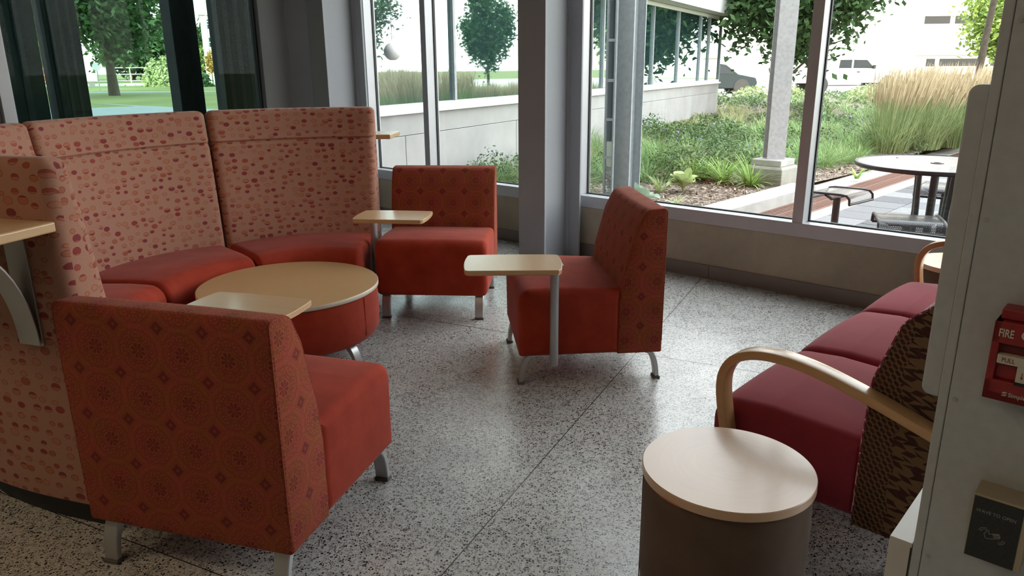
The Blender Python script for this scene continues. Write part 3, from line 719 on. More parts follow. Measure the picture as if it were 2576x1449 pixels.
for cx_, cy_, r_, a0, a1 in ((-8.5, 4.2, 4.2, 60, 190), (-8.5, 4.2, 6.6, 70, 180), (9.5, -0.5, 4.0, -100, 10), (9.5, -0.5, 6.4, -95, 5)):
    stroke(S(*[(cx_ + r_ * math.cos(R(a0 + (a1 - a0) * k / 10)), cy_ + r_ * math.sin(R(a0 + (a1 - a0) * k / 10))) for k in range(11)]))
ic.build('waving_hand_mark', M['silverink'], wv)

# rounded narrow panel and the floor box beside the pillar
rp_ = round_poly([(-0.026, 1.037, 0.018), (-0.0005, 1.037, 0.0), (-0.0005, 1.473, 0.0), (-0.026, 1.473, 0.022)], 6)
mt = Matrix(((PU[0], 0, PN[0], Pp(0, -0.085)[0]), (PU[1], 0, PN[1], Pp(0, -0.085)[1]), (0, 1, 0, 0), (0, 0, 0, 1)))
MB().plate(rp_, 0.070, mt).build('wall_pad', M['clad'], smooth=40, label='narrow rounded grey metal plate fixed upright on the left edge of the pillar', cat='plate', bevel=0.003)
bx = thing('conduit_cover', (0, 0, 0), label='pale narrow metal box standing against the left side of the pillar', cat='box')
pbox(MB(), -0.034, -0.0015, -0.36, -0.004, 0, 0.797).build('cover', M['bluewhite'], bx, bevel=0.0012)
pbox(MB(), -0.0035, -0.0018, -0.0045, -0.0030, 0, 0.79).build('edge_strip', M['gasket'], bx)

# ================================================================== LOUNGE CHAIRS
def leg_profile(d0, d1, z0=0.012, z1=0.152, th=0.024, n=8):
    """curved cast leg seen from the side: leaves the body at d0, arrives at the floor at d1"""
    c = []
    for k in range(n + 1):
        q = k / n * PI / 2 * 0.92
        c.append((d0 + (d1 - d0) * math.sin(q) / math.sin(PI / 2 * 0.92), z1 - (z1 - z0) * (1 - math.cos(q)) / (1 - math.cos(PI / 2 * 0.92))))
    a = [];
    for k, p in enumerate(c):
        t = Vector(c[min(k + 1, n)]) - Vector(c[max(k - 1, 0)]); t.normalize(); q = Vector((-t.y, t.x)) * th / 2 * (1.15 - 0.3 * k / n)
        a.append((p, q))
    return [(p[0] + q.x, p[1] + q.y) for p, q in a] + [(p[0] - q.x, p[1] - q.y) for p, q in a[::-1]]
def straight(s, d, z): return (s, d, z)
def make_legs(t, hw, dmin, dmax, w=0.052, splay=0.065, z1=0.152):
    for sx in (-1, 1):
        for (d0, d1) in ((dmin + splay, dmin + 0.005), (dmax - splay, dmax - 0.005)):
            s0 = sx * (hw - 0.028) - (w if sx > 0 else 0); 
            lg = loft(leg_profile(d0, d1, z1=z1), s0, s0 + w, straight, r=0.003, nmid=1, nr=1).build('leg', M['alu'], t, smooth=40)
            MB().box((s0 + w / 2, d1, 0.006), (w + 0.004, 0.034, 0.012)).build('foot_pad', M['alu_dark'], lg, bevel=0.003)
def tablet(t, cx, cy, rot, px, py, zt=0.655, L=0.42, W=0.285):
    """kidney-straight writing tablet on a steel post"""
    pts = []
    for k in range(9): q = -1 + 2 * k / 8; pts.append((L / 2 + 0.010 * (1 - q * q), q * (W / 2 - 0.012)))
    pts.append((L / 2 - 0.012, W / 2))
    for k in range(9): q = 1 - 2 * k / 8; pts.append((q * (L / 2 - 0.02), W / 2 + 0.006 * (1 - q * q)))
    pts.append((-L / 2 + 0.012, W / 2))
    for k in range(9): q = 1 - 2 * k / 8; pts.append((-L / 2 - 0.010 * (1 - q * q), q * (W / 2 - 0.012)))
    pts.append((-L / 2 + 0.012, -W / 2)); pts.append((L / 2 - 0.012, -W / 2))
    m = Matrix.Translation((cx, cy, zt - 0.024)) @ Matrix.Rotation(rot, 4, 'Z')
    tp = MB(); k = len(pts)
    vs = [(p[0], p[1], 0.0) for p in pts] + [(p[0], p[1], 0.024) for p in pts]
    tp.plate([(p[0] * 0.985, p[1] * 0.985) for p in pts], 0.004, m)
    tp.plate(pts, 0.020, m @ Matrix.Translation((0, 0, 0.004)))
    tp.build('tablet_top', M['maple'], t, bevel=0.003)
    MB().lathe([(0.001, 0.125), (0.019, 0.125), (0.021, 0.128), (0.021, zt - 0.026), (0.0, zt - 0.026)], (px, py, 0), 20).build('tablet_post', M['post'], t, smooth=40)
    sgn = 1 if px > 0 else -1
    MB().box((px - sgn * 0.022, py, 0.24), (0.04, 0.03, 0.06)).build('post_bracket', M['post'], t)
    MB().box((px, py, zt - 0.028), (0.10, 0.07, 0.006)).build('mount_plate', M['post'], t)

SEAT = Prof([(0.0, 0.15, 0.012), (0.495, 0.15, 0), (0.495, 0.478, 0), (0.20, 0.492, 0.0), (-0.004, 0.488, 0.065)], 7, 0.05)
BACK = Prof([(0.482, 0.15, 0.0), (0.70, 0.15, 0.01), (0.70, 0.865, 0.022), (0.600, 0.858, 0.045), (0.552, 0.760, 0.1), (0.498, 0.55, 0.1), (0.482, 0.42, 0)], 5, 0.05)
def lounge_chair(x, y, az, hw, label, tab):
    t = thing('lounge_chair', (x, y, 0), -R(az), label, 'chair', None)
    def mp(s, d, z):
        zz = z
        if z > 0.42: zz = z + 0.012 * (1 - (s / hw) ** 2) * math.sin(max(0.0, min(1.0, d / 0.5)) * PI) ** 0.5
        return (s, d - 0.35, zz)
    loft(SEAT, -hw, hw, mp, r=0.035, nmid=8, nr=4).build('seat', M['velvet'], t, smooth=60)
    def mb_(s, d, z):
        bow = 0.010 * (1 - (s / hw) ** 2) if d < 0.62 else 0.0
        return (s, d - 0.35 - bow, z)
    loft(BACK, -hw, hw, mb_, r=0.012, nmid=8, nr=3).build('backrest', M['medal'], t, smooth=50)
    # welt lines where side panels meet the wrap
    for sx in (-1, 1):
        w = MB(); pr = inset(BACK, 0.004); pts = [(sx * (hw - 0.003), d - 0.35, z) for d, z in pr if z > 0.16]
        w.tube(pts, 0.0022, 5, caps=True); w.build('piping', M['medal'], t)
    make_legs(t, hw, -0.345, 0.345)
    tablet(t, *tab)
    return t
def loc_of(cx, cy, az, wx, wy):
    y_ = np.array([math.sin(R(az)), math.cos(R(az))]); x_ = np.array([math.sin(R(az + 90)), math.cos(R(az + 90))]); r_ = np.array([wx - cx, wy - cy])
    return r_ @ x_, r_ @ y_
def tab_of(cx, cy, az, wx, wy, waz, px, py):
    lx, ly = loc_of(cx, cy, az, wx, wy)
    return (lx, ly, R(az) + R(90) - R(waz), px, py)
# second from the camera: facing left, seen from its side
lounge_chair(0.350, 3.739, 84.5, 0.345, 'red lounge chair seen from its side, facing left, with a tablet table', tab_of(0.350, 3.739, 84.5, 0.005, 3.262, 90, 0.385, -0.19))
lounge_chair(-0.468, 4.755, 4.3, 0.345, 'red lounge chair facing the camera beside the end of the high sofa', tab_of(-0.468, 4.755, 4.3, -0.705, 4.41, 97, -0.385, -0.17))
lounge_chair(-0.885, 2.284, 196.2, 0.360, 'red lounge chair seen from behind in the left foreground', tab_of(-0.885, 2.284, 196.2, -1.0, 2.645, 106.5, 0.381, -0.30))

# ================================================================== HIGH-BACKED CURVED SOFA
SX, SY = -0.934, 3.506; RS = 1.2
def gshift(deg):
    q = max(0.0, min(1.0, (-122 - deg) / 42.0)); return -0.115 * q * q * (3 - 2 * q)
def smap(c0=0.0):
    def f(s, d, z):
        a = s / RS; g = gshift(math.degrees(a)) if d > 1.0 else gshift(math.degrees(a)) * 0.5
        return (SX + (d + g) * math.sin(a), SY + (d + g) * math.cos(a), z)
    return f
SSEAT = Prof([(0.83, 0.11, 0.012), (1.345, 0.11, 0), (1.345, 0.452, 0), (1.0, 0.462, 0), (0.815, 0.455, 0.085)], 7, 0.06)
SBACK = Prof([(1.325, 0.11, 0.0), (1.520, 0.11, 0.012), (1.520, 1.258, 0.028), (1.432, 1.256, 0.038), (1.412, 1.110, 0.0), (1.398, 1.078, 0.0), (1.412, 1.066, 0.0), (1.396, 1.046, 0.02), (1.352, 0.70, 0.1), (1.325, 0.43, 0)], 5, 0.06)
def sofa_section(d0, d1, label):
    a0, a1 = R(d0 + 0.15) * RS, R(d1 - 0.15) * RS; am = R((d0 + d1) / 2)
    t = thing('curved_sofa_section', (0, 0, 0), 0, label, 'sofa', None)
    f = smap(); sm = (a0 + a1) / 2; hwid = (a1 - a0) / 2
    def fs(s, d, z):
        if z > 0.40: z = z + 0.016 * (1 - ((s - sm) / hwid) ** 2)
        return f(s, d, z)
    loft(SSEAT, a0 + (0.06 if d0 < -150 else 0.002), a1 - 0.002, fs, r=0.045, nmid=14, nr=4).build('seat', M['velvet'], t, smooth=60)
    loft(SBACK, a0 + 0.003, a1 - 0.003, f, r=0.034, nmid=16, nr=4).build('backrest', M['dots'], t, smooth=40)
    loft([(0.92, 0.0), (1.46, 0.0), (1.46, 0.112), (0.92, 0.112)], a0 + 0.05, a1 - 0.05, f, r=0.001, nmid=8, nr=1).build('plinth', M['gasket'], t)
    return t
secB = sofa_section(-38.8, 2.2, 'rightmost section of the high curved sofa, its back in dotted tan fabric')
secA = sofa_section(-80.6, -38.8, 'middle section of the high curved sofa behind the round table')
secL = sofa_section(-122.4, -80.6, 'section of the high curved sofa cut by the left edge of the picture')
secM = sofa_section(-163.6, -122.4, 'nearest end of the high curved sofa with a shelf on its outer side')
def sofa_shelf(t, d0, d1, dbr, flip):
    f = smap(); z = 1.045
    prof = [(1.523, z), (1.80, z), (1.80, z + 0.030), (1.523, z + 0.030)]
    loft(prof, R(d0) * RS, R(d1) * RS, f, r=0.003, nmid=8, nr=1).build('shelf', M['maple'], t, bevel=0.004)
    # bent steel bracket under the shelf
    pts = [(1.534 + 0.21 * (1 - math.cos(q)) , z - 0.36 + 0.355 * math.sin(q)) for q in [R(90) * k / 12 for k in range(13)]]
    a = pts; b = [(p[0] + 0.004, p[1] - 0.006) for p in pts[::-1]]
    loft(a + b, R(dbr) * RS - 0.035, R(dbr) * RS + 0.035, f, r=0.0008, nmid=1, nr=1).build('shelf_bracket', M['alu'], t, smooth=40)
    loft([(1.521, z - 0.37), (1.527, z - 0.37), (1.527, z - 0.001), (1.521, z - 0.001)], R(dbr) * RS - 0.035, R(dbr) * RS + 0.035, f, r=0.0005, nmid=1, nr=1).build('bracket_plate', M['alu'], t)
sofa_shelf(secM, -163.5, -136.0, -156.5, 1)
sofa_shelf(secB, -22.0, 5.2, -8.0, 1)

# ================================================================== ROUND TABLES
def ring_groove_seams(t, r, z0, z1, angs, mat):
    for a in angs:
        MB().tube([(r * math.cos(a), r * math.sin(a), z0), (r * math.cos(a), r * math.sin(a), z1)], 0.0018, 5).build('seam', mat, t)
ot = thing('ottoman_table', (-1.165, 3.765, 0), 0, 'large round low table with tan top and red upholstered drum inside the curved sofa', 'table')
MB().lathe([(0.0, 0.397), (0.455, 0.397), (0.457, 0.399), (0.457, 0.419), (0.4555, 0.421), (0.0, 0.421)], seg=96).build('table_top', [M['laminate']], ot, smooth=30)
MB().lathe([(0.4572, 0.3985), (0.4588, 0.400), (0.4588, 0.4185), (0.4572, 0.420)], seg=96, caps=False).build('edge_band', M['edge_pale'], ot, smooth=60, label='pale edge band')
MB().lathe([(0.0, 0.15), (0.40, 0.15), (0.436, 0.158), (0.452, 0.185), (0.455, 0.25), (0.452, 0.394), (0.44, 0.3965), (0.0, 0.3965)], seg=96).build('drum', M['velvet'], ot, smooth=50)
ring_groove_seams(ot, 0.4545, 0.19, 0.39, [R(-22), R(68), R(158), R(248)], M['velvet'])
for a in (-28, 62, 152, 242):
    lm = Matrix.Rotation(R(a), 4, 'Z')
    def mp(s, d, z): v = lm @ Vector((d, s, z)); return tuple(v)
    lg = loft(leg_profile(0.34, 0.43), -0.026, 0.026, mp, r=0.003, nmid=1, nr=1).build('leg', M['alu'], ot, smooth=40)
def stool(x, y, label, sticker=False):
    t = thing('drum_stool_table', (x, y, 0), 0, label, 'side table')
    H = 0.46; r = 0.228
    MB().lathe([(0.0, H - 0.026), (r - 0.0015, H - 0.026), (r, H - 0.0245), (r, H - 0.002), (r - 0.002, H), (0.0, H)], seg=96).build('table_top', M['maple_pale'], t, smooth=30)
    MB().lathe([(0.0, 0.02), (0.18, 0.02), (0.207, 0.03), (0.219, 0.06), (0.2235, 0.16), (0.2235, 0.32), (0.221, 0.405), (0.212, 0.428), (0.19, 0.4335), (0.0, 0.4335)], seg=96).build('drum', M['brownwool'], t, smooth=50)
    MB().lathe([(0.0, 0.0), (0.15, 0.0), (0.15, 0.02), (0.0, 0.02)], seg=32).build('base', M['gasket'], t)
    ring_groove_seams(t, 0.2228, 0.07, 0.41, [R(-12), R(168)], M['brownwool'])
    if sticker:
        m = MB(); pts = []
        for k in range(7): a = R(-153 + 3.0 * k); pts.append((0.2295 * math.cos(a), 0.2295 * math.sin(a)))
        vs = [(p[0], p[1], 0.4345) for p in pts] + [(p[0], p[1], 0.4375) for p in pts]
        m.add(vs, [(k, k + 1, k + 8, k + 7) for k in range(6)]); m.build('sticker', M['orange'], t, label='orange sticker')
    return t
M['orange'] = plain('orange_sticker', (0.55, 0.12, 0.05), 0.5)
stool(0.580, 1.805, 'brown drum side table with pale round wooden top in the foreground', True)
stool(2.455, 3.93, 'brown drum side table beyond the far arm of the crimson bench')

# ================================================================== CRIMSON BENCH
bn = thing('three_seat_bench', (0.66, 2.30, 0), R(90 - 43.7), 'crimson three-seat bench with bentwood arms and patterned brown sides', 'bench')
# local +x runs along the seats (away from the camera), local y = -d
BS = Prof([(0.004, 0.175, 0.015), (0.50, 0.175, 0), (0.50, 0.435, 0), (0.20, 0.448, 0), (0.0, 0.432, 0.085)], 7, 0.05)
BB = Prof([(0.490, 0.165, 0.0), (0.735, 0.165, 0.015), (0.735, 0.905, 0.03), (0.645, 0.902, 0.06), (0.555, 0.825, 0.12), (0.497, 0.640, 0.1), (0.490, 0.45, 0)], 6, 0.04)
def bmap(crown=0.0, c=0.0, hw=0.325):
    def f(s, d, z):
        zz = z + (crown * (1 - ((s - c) / hw) ** 2) if z > 0.40 else 0)
        return (s, -d, zz)
    return f
for k in range(3):
    a, b = 0.012 + 0.65 * k, 0.648 + 0.65 * k
    loft(BS, a, b, bmap(0.014, (a + b) / 2), r=0.04, nmid=6, nr=4).build('seat', M['crimson'], bn, smooth=60)
    loft(BB, a + (0.022 if k == 0 else 0.0), b - (0.022 if k == 2 else 0.0), bmap(), r=0.018, nmid=6, nr=3).build('backrest', M['hex'], bn, smooth=50)
for a, b in ((0.008, 0.0335), (1.9265, 1.952)):
    loft(inset(BB, -0.003), a, b, bmap(), r=0.006, nmid=1, nr=2).build('side_panel', M['blocks'], bn, smooth=40, label='brown and tan rhomb-patterned side panel')
    w = MB(); w.tube([(a if a < 1 else b, -d, z) for d, z in inset(BB, -0.002) if z > 0.17], 0.0028, 5); w.build('piping', M['hex'], bn)
ARM = [(0.150, 0.012), (0.118, 0.20), (0.090, 0.34), (0.068, 0.455), (0.062, 0.520), (0.070, 0.566), (0.096, 0.607), (0.135, 0.632), (0.19, 0.647), (0.26, 0.650), (0.33, 0.643), (0.40, 0.629), (0.50, 0.602), (0.60, 0.571), (0.70, 0.538), (0.79, 0.505), (0.815, 0.470), (0.810, 0.40), (0.79, 0.2), (0.78, 0.012)]
def spline(pts, n=4):
    out = []; P_ = [Vector(p) for p in pts]; m = len(P_)
    for i in range(m - 1):
        p0, p1, p2, p3 = P_[max(i - 1, 0)], P_[i], P_[i + 1], P_[min(i + 2, m - 1)]
        for k in range(n):
            t = k / n; out.append(0.5 * ((2 * p1) + (p2 - p0) * t + (2 * p0 - 5 * p1 + 4 * p2 - p3) * t * t + (3 * p1 - p0 - 3 * p2 + p3) * t ** 3))
    out.append(P_[-1]); return out
ap = spline(ARM, 3)
def offs(pts, h):
    o_ = []
    for i, p in enumerate(pts):
        t = (pts[min(i + 1, len(pts) - 1)] - pts[max(i - 1, 0)]).normalized(); o_.append((p.x - t.y * h, p.y + t.x * h))
    return o_
apoly = RawProf(offs(ap, 0.0145) + offs(ap, -0.0145)[::-1])
for a in (-0.060, 1.960):
    loft(apoly, a, a + 0.062, lambda s, d, z: (s, -d, z), r=0.005, nmid=1, nr=2).build('armrest', M['beech'], bn, smooth=35)
for a in (0.10, 1.86):
    for d in (0.10, 0.62):
        MB().lathe([(0.0, 0.0), (0.02, 0.0), (0.02, 0.178), (0.0, 0.178)], (a, -d, 0), 16).build('leg', M['alu_dark'], bn, smooth=40)

# ================================================================== OUTSIDE: ground
GROUND = MB(); GROUND.box((0, 60, -0.16), (500, 400, 0.06)); 
GROUND.build('lawn', M['lawn'], kind='structure', label='wide lawn around the buildings', cat='lawn')
Q0 = np.array([3.0, 7.6]); E1 = np.array([math.sin(R(44)), math.cos(R(44))]); E2 = np.array([math.sin(R(134)), math.cos(R(134))])
def Ep(a, b, z=0.0):
    p = Q0 + a * E1 + b * E2
    return (p[0], p[1], z)
def ebox(mb, a0, a1, b0, b1, z0, z1, mi=0):
    return mb.prism([Ep(a0, b0)[:2], Ep(a0, b1)[:2], Ep(a1, b1)[:2], Ep(a1, b0)[:2]], z0, z1, mi)
def mound(x, y):
    return 0.03 + 0.05 * math.sin(x * 0.9 + 1) * math.sin(y * 0.6) + min(0.16, max(0.0, (y - 10) * 0.012))
# planting bed between the wing, the curb and the street lawn
nx, ny = 60, 60; vs = []; fs = []
for j in range(ny + 1):
    y = 6.0 + 26.0 * (j / ny) ** 1.5
    for i in range(nx + 1):
        # left edge follows the wing wall, right edge the curb / open ground
        xl = -0.09 + (y - 10.82) * 0.5295 - 0.1 if y < 22.6 else 6.1 - (y - 22.6) * 0.3
        xr = 2.50 + 0.9667 * (y - 8.087) if y < 12.5 else 6.766 + (y - 12.5) * 1.1
        xl = max(xl, -1.7) if y > 7.9 else max(0.056 + (6.498 - y) * 1.1263 + 0.35, -1.7)
        xr = max(xr, xl + 0.02)
        x = xl + (xr - xl) * i / nx; vs.append((x, y, mound(x, y) - 0.0))
for j in range(ny):
    for i in range(nx): k = j * (nx + 1) + i; fs.append((k, k + 1, k + nx + 2, k + nx + 1))
bed = np_mesh('planting_bed', vs, fs, M['mulch'], kind='structure', label='planting bed of wood chip mulch between the concrete wing and the patio', cat='planting bed')

# wood chips lying near the windows
def quads_at(P_, size, flat=0.35, asp=3.0):
    n = len(P_); az = RNG.uniform(0, 2 * PI, n); tl = RNG.normal(0, flat, n); L = size * RNG.uniform(0.5, 1.3, n); Wd = L / asp * RNG.uniform(0.6, 1.4, n)
    d = np.stack([np.cos(az) * np.cos(tl), np.sin(az) * np.cos(tl), np.sin(tl)], 1); q = np.stack([-np.sin(az), np.cos(az), RNG.normal(0, flat, n)], 1)
    A = P_ - d * L[:, None] / 2; B = P_ + d * L[:, None] / 2; h = q * Wd[:, None] / 2
    V = np.stack([A - h * 0.6, B - h * 0.5, B + h * 0.6, A + h], 1).reshape(-1, 3); F = np.arange(4 * n).reshape(-1, 4)
    return V, F
P_ = []
while len(P_) < 5200:
    x = random.uniform(-0.6, 5.6); y = random.uniform(7.0, 11.2)
    e = np.array([x, y]) - Q0; b = e @ E2; n_ = (np.array([x, y]) - W0) @ N
    if b < -0.72 and n_ > 0.3 and math.hypot(x - 1.36, y - 8.8) > 0.34 and math.hypot(x - 3.3, y - 9.48) > 0.36 and (x + 0.09) / 0.884 > (y - 10.82) * 0.5295 / 0.884: P_.append((x, y, mound(x, y) + random.uniform(0.004, 0.02)))
V, F = quads_at(np.array(P_), 0.055)
np_mesh('wood_chips', V, F, M['chip'], kind='stuff', label='loose wood chips covering the bed by the windows', cat='mulch')

# curb, drain, borders, pavers
cb = thing('concrete_curb', (0, 0, 0), label='low concrete curb wall between planting bed and patio', cat='curb', kind='structure')
ebox(MB(), -2.52, 1.28, -0.70, -0.40, -0.1, 0.13).build('curb_wall', M['curb'], cb, bevel=0.008)
ebox(MB(), 1.28, 9.0, -0.73, -0.40, -0.1, 0.012).build('curb_border', M['curb'], cb, bevel=0.004)
dr = thing('trench_drain', (0, 0, 0), label='rust-brown slotted trench drain grating along the curb', cat='drain')
m = MB(); ebox(m, -2.52, 9.0, -0.395, -0.02, -0.12, -0.03); m.build('channel', M['gasket'], dr)
m = MB(); 
for b0, b1 in ((-0.398, -0.375), (-0.215, -0.200), (-0.040, -0.017)): ebox(m, -2.52, 9.0, b0, b1, -0.03, 0.002)
m.build('grate_rail', M['rust'], dr)
gm = None
for k in range(230):
    a = -2.45 + k * 0.042
    if gm is None:
        mm = MB(); mm.box((0, 0, 0), (0.36, 0.022, 0.014)); g1 = mm.build('grate_bar', M['rust'], dr); gm = g1.data
    else:
        g1 = bpy.data.objects.new('grate_bar', gm); link(g1, dr)
    g1.location = Ep(a, -0.208, -0.006); g1.rotation_euler = (0, 0, math.atan2(E2[1], E2[0]))
pt = thing('patio', (0, 0, 0), label='patio of grey rectangular pavers outside the right window', cat='patio', kind='structure')
ebox(MB(), -2.52, 9.0, -0.015, 0.17, -0.1, 0.0).build('border_strip', M['curb'], pt, bevel=0.004)
ebox(MB(), -2.52, 9.0, 0.17, 7.0, -0.12, -0.03).build('paver_bedding', M['gasket'], pt)
PV = [plain('paver_' + c, b, 0.85, var=0.08, vs=30) for c, b in (('grey', (0.15, 0.15, 0.158)), ('dark', (0.10, 0.10, 0.108)), ('light', (0.20, 0.20, 0.205)))]
pmesh = []
for mt_ in PV:
    mm = MB(); mm.box((0, 0, -0.02), (0.392, 0.392, 0.044)); o = mm.build('paver', mt_, pt, bevel=0.004, bseg=1); pmesh.append(o)
cnt = 0; used = [False] * 3
for i in range(-4, 15):
    for j in range(0, 13):
        a = i * 0.4 + 0.2 * (j % 2); b = 0.375 + j * 0.4; x, y, _ = Ep(a, b)
        if (np.array([x, y]) - W0) @ N < 0.36: continue
        az_ = math.degrees(math.atan2(x, y))
        if az_ > 38 or az_ < 10: continue
        k = random.choices((0, 1, 2), (5, 3, 3))[0]
        if not used[k]: o = pmesh[k]; used[k] = True
        else: o = pmesh[k].copy(); COL.objects.link(o)
        o.location = (x, y, random.uniform(-0.002, 0.001)); o.rotation_euler = (0, 0, math.atan2(E1[1], E1[0])); cnt += 1

# ------------------------------------------------------------------ plants
def blades(base, az, L, lean, w, seg=4, droop=0.6):
    """arching blades; base (n,3); returns verts, quads"""
    n = len(base); T = np.linspace(0, 1, seg + 1); V = np.zeros((n, seg + 1, 2, 3)); d = np.stack([np.cos(az), np.sin(az)], 1); q = np.stack([-d[:, 1], d[:, 0]], 1)
    for i, t in enumerate(T):
        ang = lean * (1 - droop) + lean * droop * 2 * t       # from vertical
        hor = L * t * np.sin(np.minimum(ang, 2.6)) ; ver = L * (t * np.cos(np.minimum(lean, 1.5)) ) - L * droop * t * t * np.sin(np.minimum(lean, 1.5)) * 0.75
        ww = w * (1 - t) ** 0.6 * (0.7 + 0.6 * t) + 0.0006
        c = base.copy(); c[:, 0] += d[:, 0] * hor; c[:, 1] += d[:, 1] * hor; c[:, 2] += np.maximum(ver, -0.02)
        for k, sg in enumerate((-1, 1)): V[:, i, k, :2] = c[:, :2] + q * (sg * ww / 2)[:, None]; V[:, i, k, 2] = c[:, 2]
    idx = np.arange(n * (seg + 1) * 2).reshape(n, seg + 1, 2); F = []
    for i in range(seg): F.append(np.stack([idx[:, i, 0], idx[:, i, 1], idx[:, i + 1, 1], idx[:, i + 1, 0]], 1))
    return V.reshape(-1, 3), np.concatenate(F)
def merge(parts):
    Vs = []; Fs = []; o = 0
    for V, F in parts: Vs.append(V); Fs.append(F + o); o += len(V)
    return np.concatenate(Vs), np.concatenate(Fs)
def tuft(cx, cy, z, r, L, n, w, lean=(0.3, 1.2), seg=3, sway=0.0):
    a = RNG.uniform(0, 2 * PI, n); rr = r * np.sqrt(RNG.uniform(0, 1, n)); base = np.stack([cx + rr * np.cos(a), cy + rr * np.sin(a), np.full(n, z)], 1)
    az = a + RNG.normal(0, 0.5, n); le = RNG.uniform(lean[0], lean[1], n)
    return blades(base, az, L * RNG.uniform(0.6, 1.1, n), le, np.full(n, w), seg)
def leafball(cx, cy, z, rx, rz, n, size):
    u = RNG.normal(0, 1, (n, 3)); u /= np.linalg.norm(u, axis=1)[:, None]; u[:, 2] = np.abs(u[:, 2]) * 1.0 - 0.05
    rad = RNG.uniform(0.78, 1.05, n) + 0.10 * np.sin(u[:, 0] * 5 + cx * 3) * np.cos(u[:, 1] * 6 + cy)
    c = np.stack([cx + u[:, 0] * rx * rad, cy + u[:, 1] * rx * rad, z + np.maximum(u[:, 2], 0) * rz * rad], 1)
    nrm = u + RNG.normal(0, 0.55, (n, 3)); nrm /= np.linalg.norm(nrm, axis=1)[:, None]
    t1 = np.cross(nrm, RNG.normal(0, 1, (n, 3))); t1 /= np.linalg.norm(t1, axis=1)[:, None]; t2 = np.cross(nrm, t1)
    s = (size * RNG.uniform(0.6, 1.4, n))[:, None]
    V = np.stack([c - t1 * s, c - t2 * s * 0.5, c + t1 * s, c + t2 * s * 0.5], 1).reshape(-1, 3)
    return V, np.arange(4 * n).reshape(-1, 4)
sed, dry, brd, flo = [], [], [], []
y = 9.3
while y < 34:
    step = 0.42 + (y - 9) * 0.035; xl = (-0.09 + (y - 10.82) * 0.5295 + 0.25) if y < 22.6 else 5.6 - (y - 22.6) * 0.3
    xr = (Q0[0] + (y - 7.6) * 0.9657 - 1.60) if y < 12.6 else 6.8 + (y - 12.6) * 0.95
    x = xl + random.uniform(0, step)
    while x < xr:
        px_, py_ = x + random.uniform(-0.3, 0.3) * step, y + random.uniform(-0.4, 0.4) * step
        # keep the mulch pocket in front of the daylilies open
        if not (py_ < 9.75 and 1.1 < px_ < 2.9) and not (math.hypot(px_ - 3.3, py_ - 9.45) < 0.62):
            z = mound(px_, py_); f = math.sin(px_ * 1.3 + 0.7) + math.sin(py_ * 1.1 + px_ * 0.5) + random.uniform(-0.6, 0.6)
            n = int(max(60, 330 - (y - 9) * 18)); w_ = 0.006 + (y - 9) * 0.0009; h_ = random.uniform(0.30, 0.46) * (1.0 if y < 16 else 0.65)
            if f > -0.15:
                tgt = dry if (y > 17 and px_ < xl + 3.0) or random.random() < 0.08 else sed
                tgt.append(tuft(px_, py_, z, step * 0.22, h_ * 1.25, n, w_, (0.25, 1.25)))
            else:
                brd.append(leafball(px_, py_, z, step * 0.66, random.uniform(0.32, 0.52) * (1.0 if y < 16 else 0.6), int(n * 1.15), 0.020 + (y - 9) * 0.0018))
                if random.random() < 0.35:
                    V, F = leafball(px_, py_, z + 0.10, step * 0.5, 0.42, 5, 0.018 + (y - 9) * 0.001); flo.append((V, F))
        x += step * random.uniform(0.8, 1.15)
    y += step * 0.8
for nm, parts, mt_, lb in (('sedge_groundcover', sed, M['sedge'], 'arching green sedge covering the planting bed'), ('pale_groundcover', dry, M['sedge2'], 'pale dry sedge at the back of the bed'),
                           ('perennial_groundcover', brd, M['broad'], 'dark leafy perennials filling the planting bed'), ('purple_flowers', flo, M['purple'], 'small purple flowers among the perennials')):
    V, F = merge(parts); np_mesh(nm, V, F, mt_, kind='stuff', label=lb, cat='plants')
def plant(name, x, y, mt_, label, cat, group, n, L, w, lean, r=0.06, seg=5, z=None):
    t = thing(name, (x, y, mound(x, y) if z is None else z), 0, label, cat, group)
    V, F = tuft(0, 0, 0, r, L, n, w, lean, seg); np_mesh('foliage', V, F, mt_, t)
    return t
for x, y, lb in ((2.72, 9.62, 'bright green daylily clump left of the stone-based post'), (2.98, 9.30, 'bright daylily clump at the foot of the post base'), (2.38, 9.88, 'daylily clump at the dark edge of the perennials'), (2.62, 10.05, 'daylily clump behind the others near the post')):
    plant('daylily', x, y, M['lily'], lb, 'plant', 'daylilies by the post', 110, 0.50, 0.020, (0.35, 1.15))
plant('striped_sedge', 1.83, 9.12, M['hosta'], 'small striped grass tuft beside the yellow-edged hosta', 'plant', None, 60, 0.30, 0.010, (0.2, 1.0))
plant('small_grass_tuft', 1.83, 8.20, M['hosta'], 'small pale tuft in the mulch close to the window sill', 'plant', None, 26, 0.20, 0.014, (0.4, 1.2), 0.03)
plant('young_lily', 4.55, 9.85, M['lily'], 'young lily sprout in mulch beside the trench drain', 'plant', 'young lilies', 14, 0.26, 0.030, (0.3, 0.9), 0.02)
plant('young_lily', 5.15, 10.75, M['lily'], 'young lily sprout in mulch in front of the tall feather grass', 'plant', 'young lilies', 14, 0.26, 0.030, (0.3, 0.9), 0.02)
plant('young_lily', 1.42, 9.42, M['lily'], 'young lily sprout right of the outer steel column', 'plant', 'young lilies', 12, 0.26, 0.024, (0.4, 1.2), 0.02)
plant('grass_tuft', -0.15, 10.2, M['sedge'], 'green grass tuft at the foot of the concrete wing wall', 'plant', None, 150, 0.42, 0.007, (0.2, 1.1), 0.08)
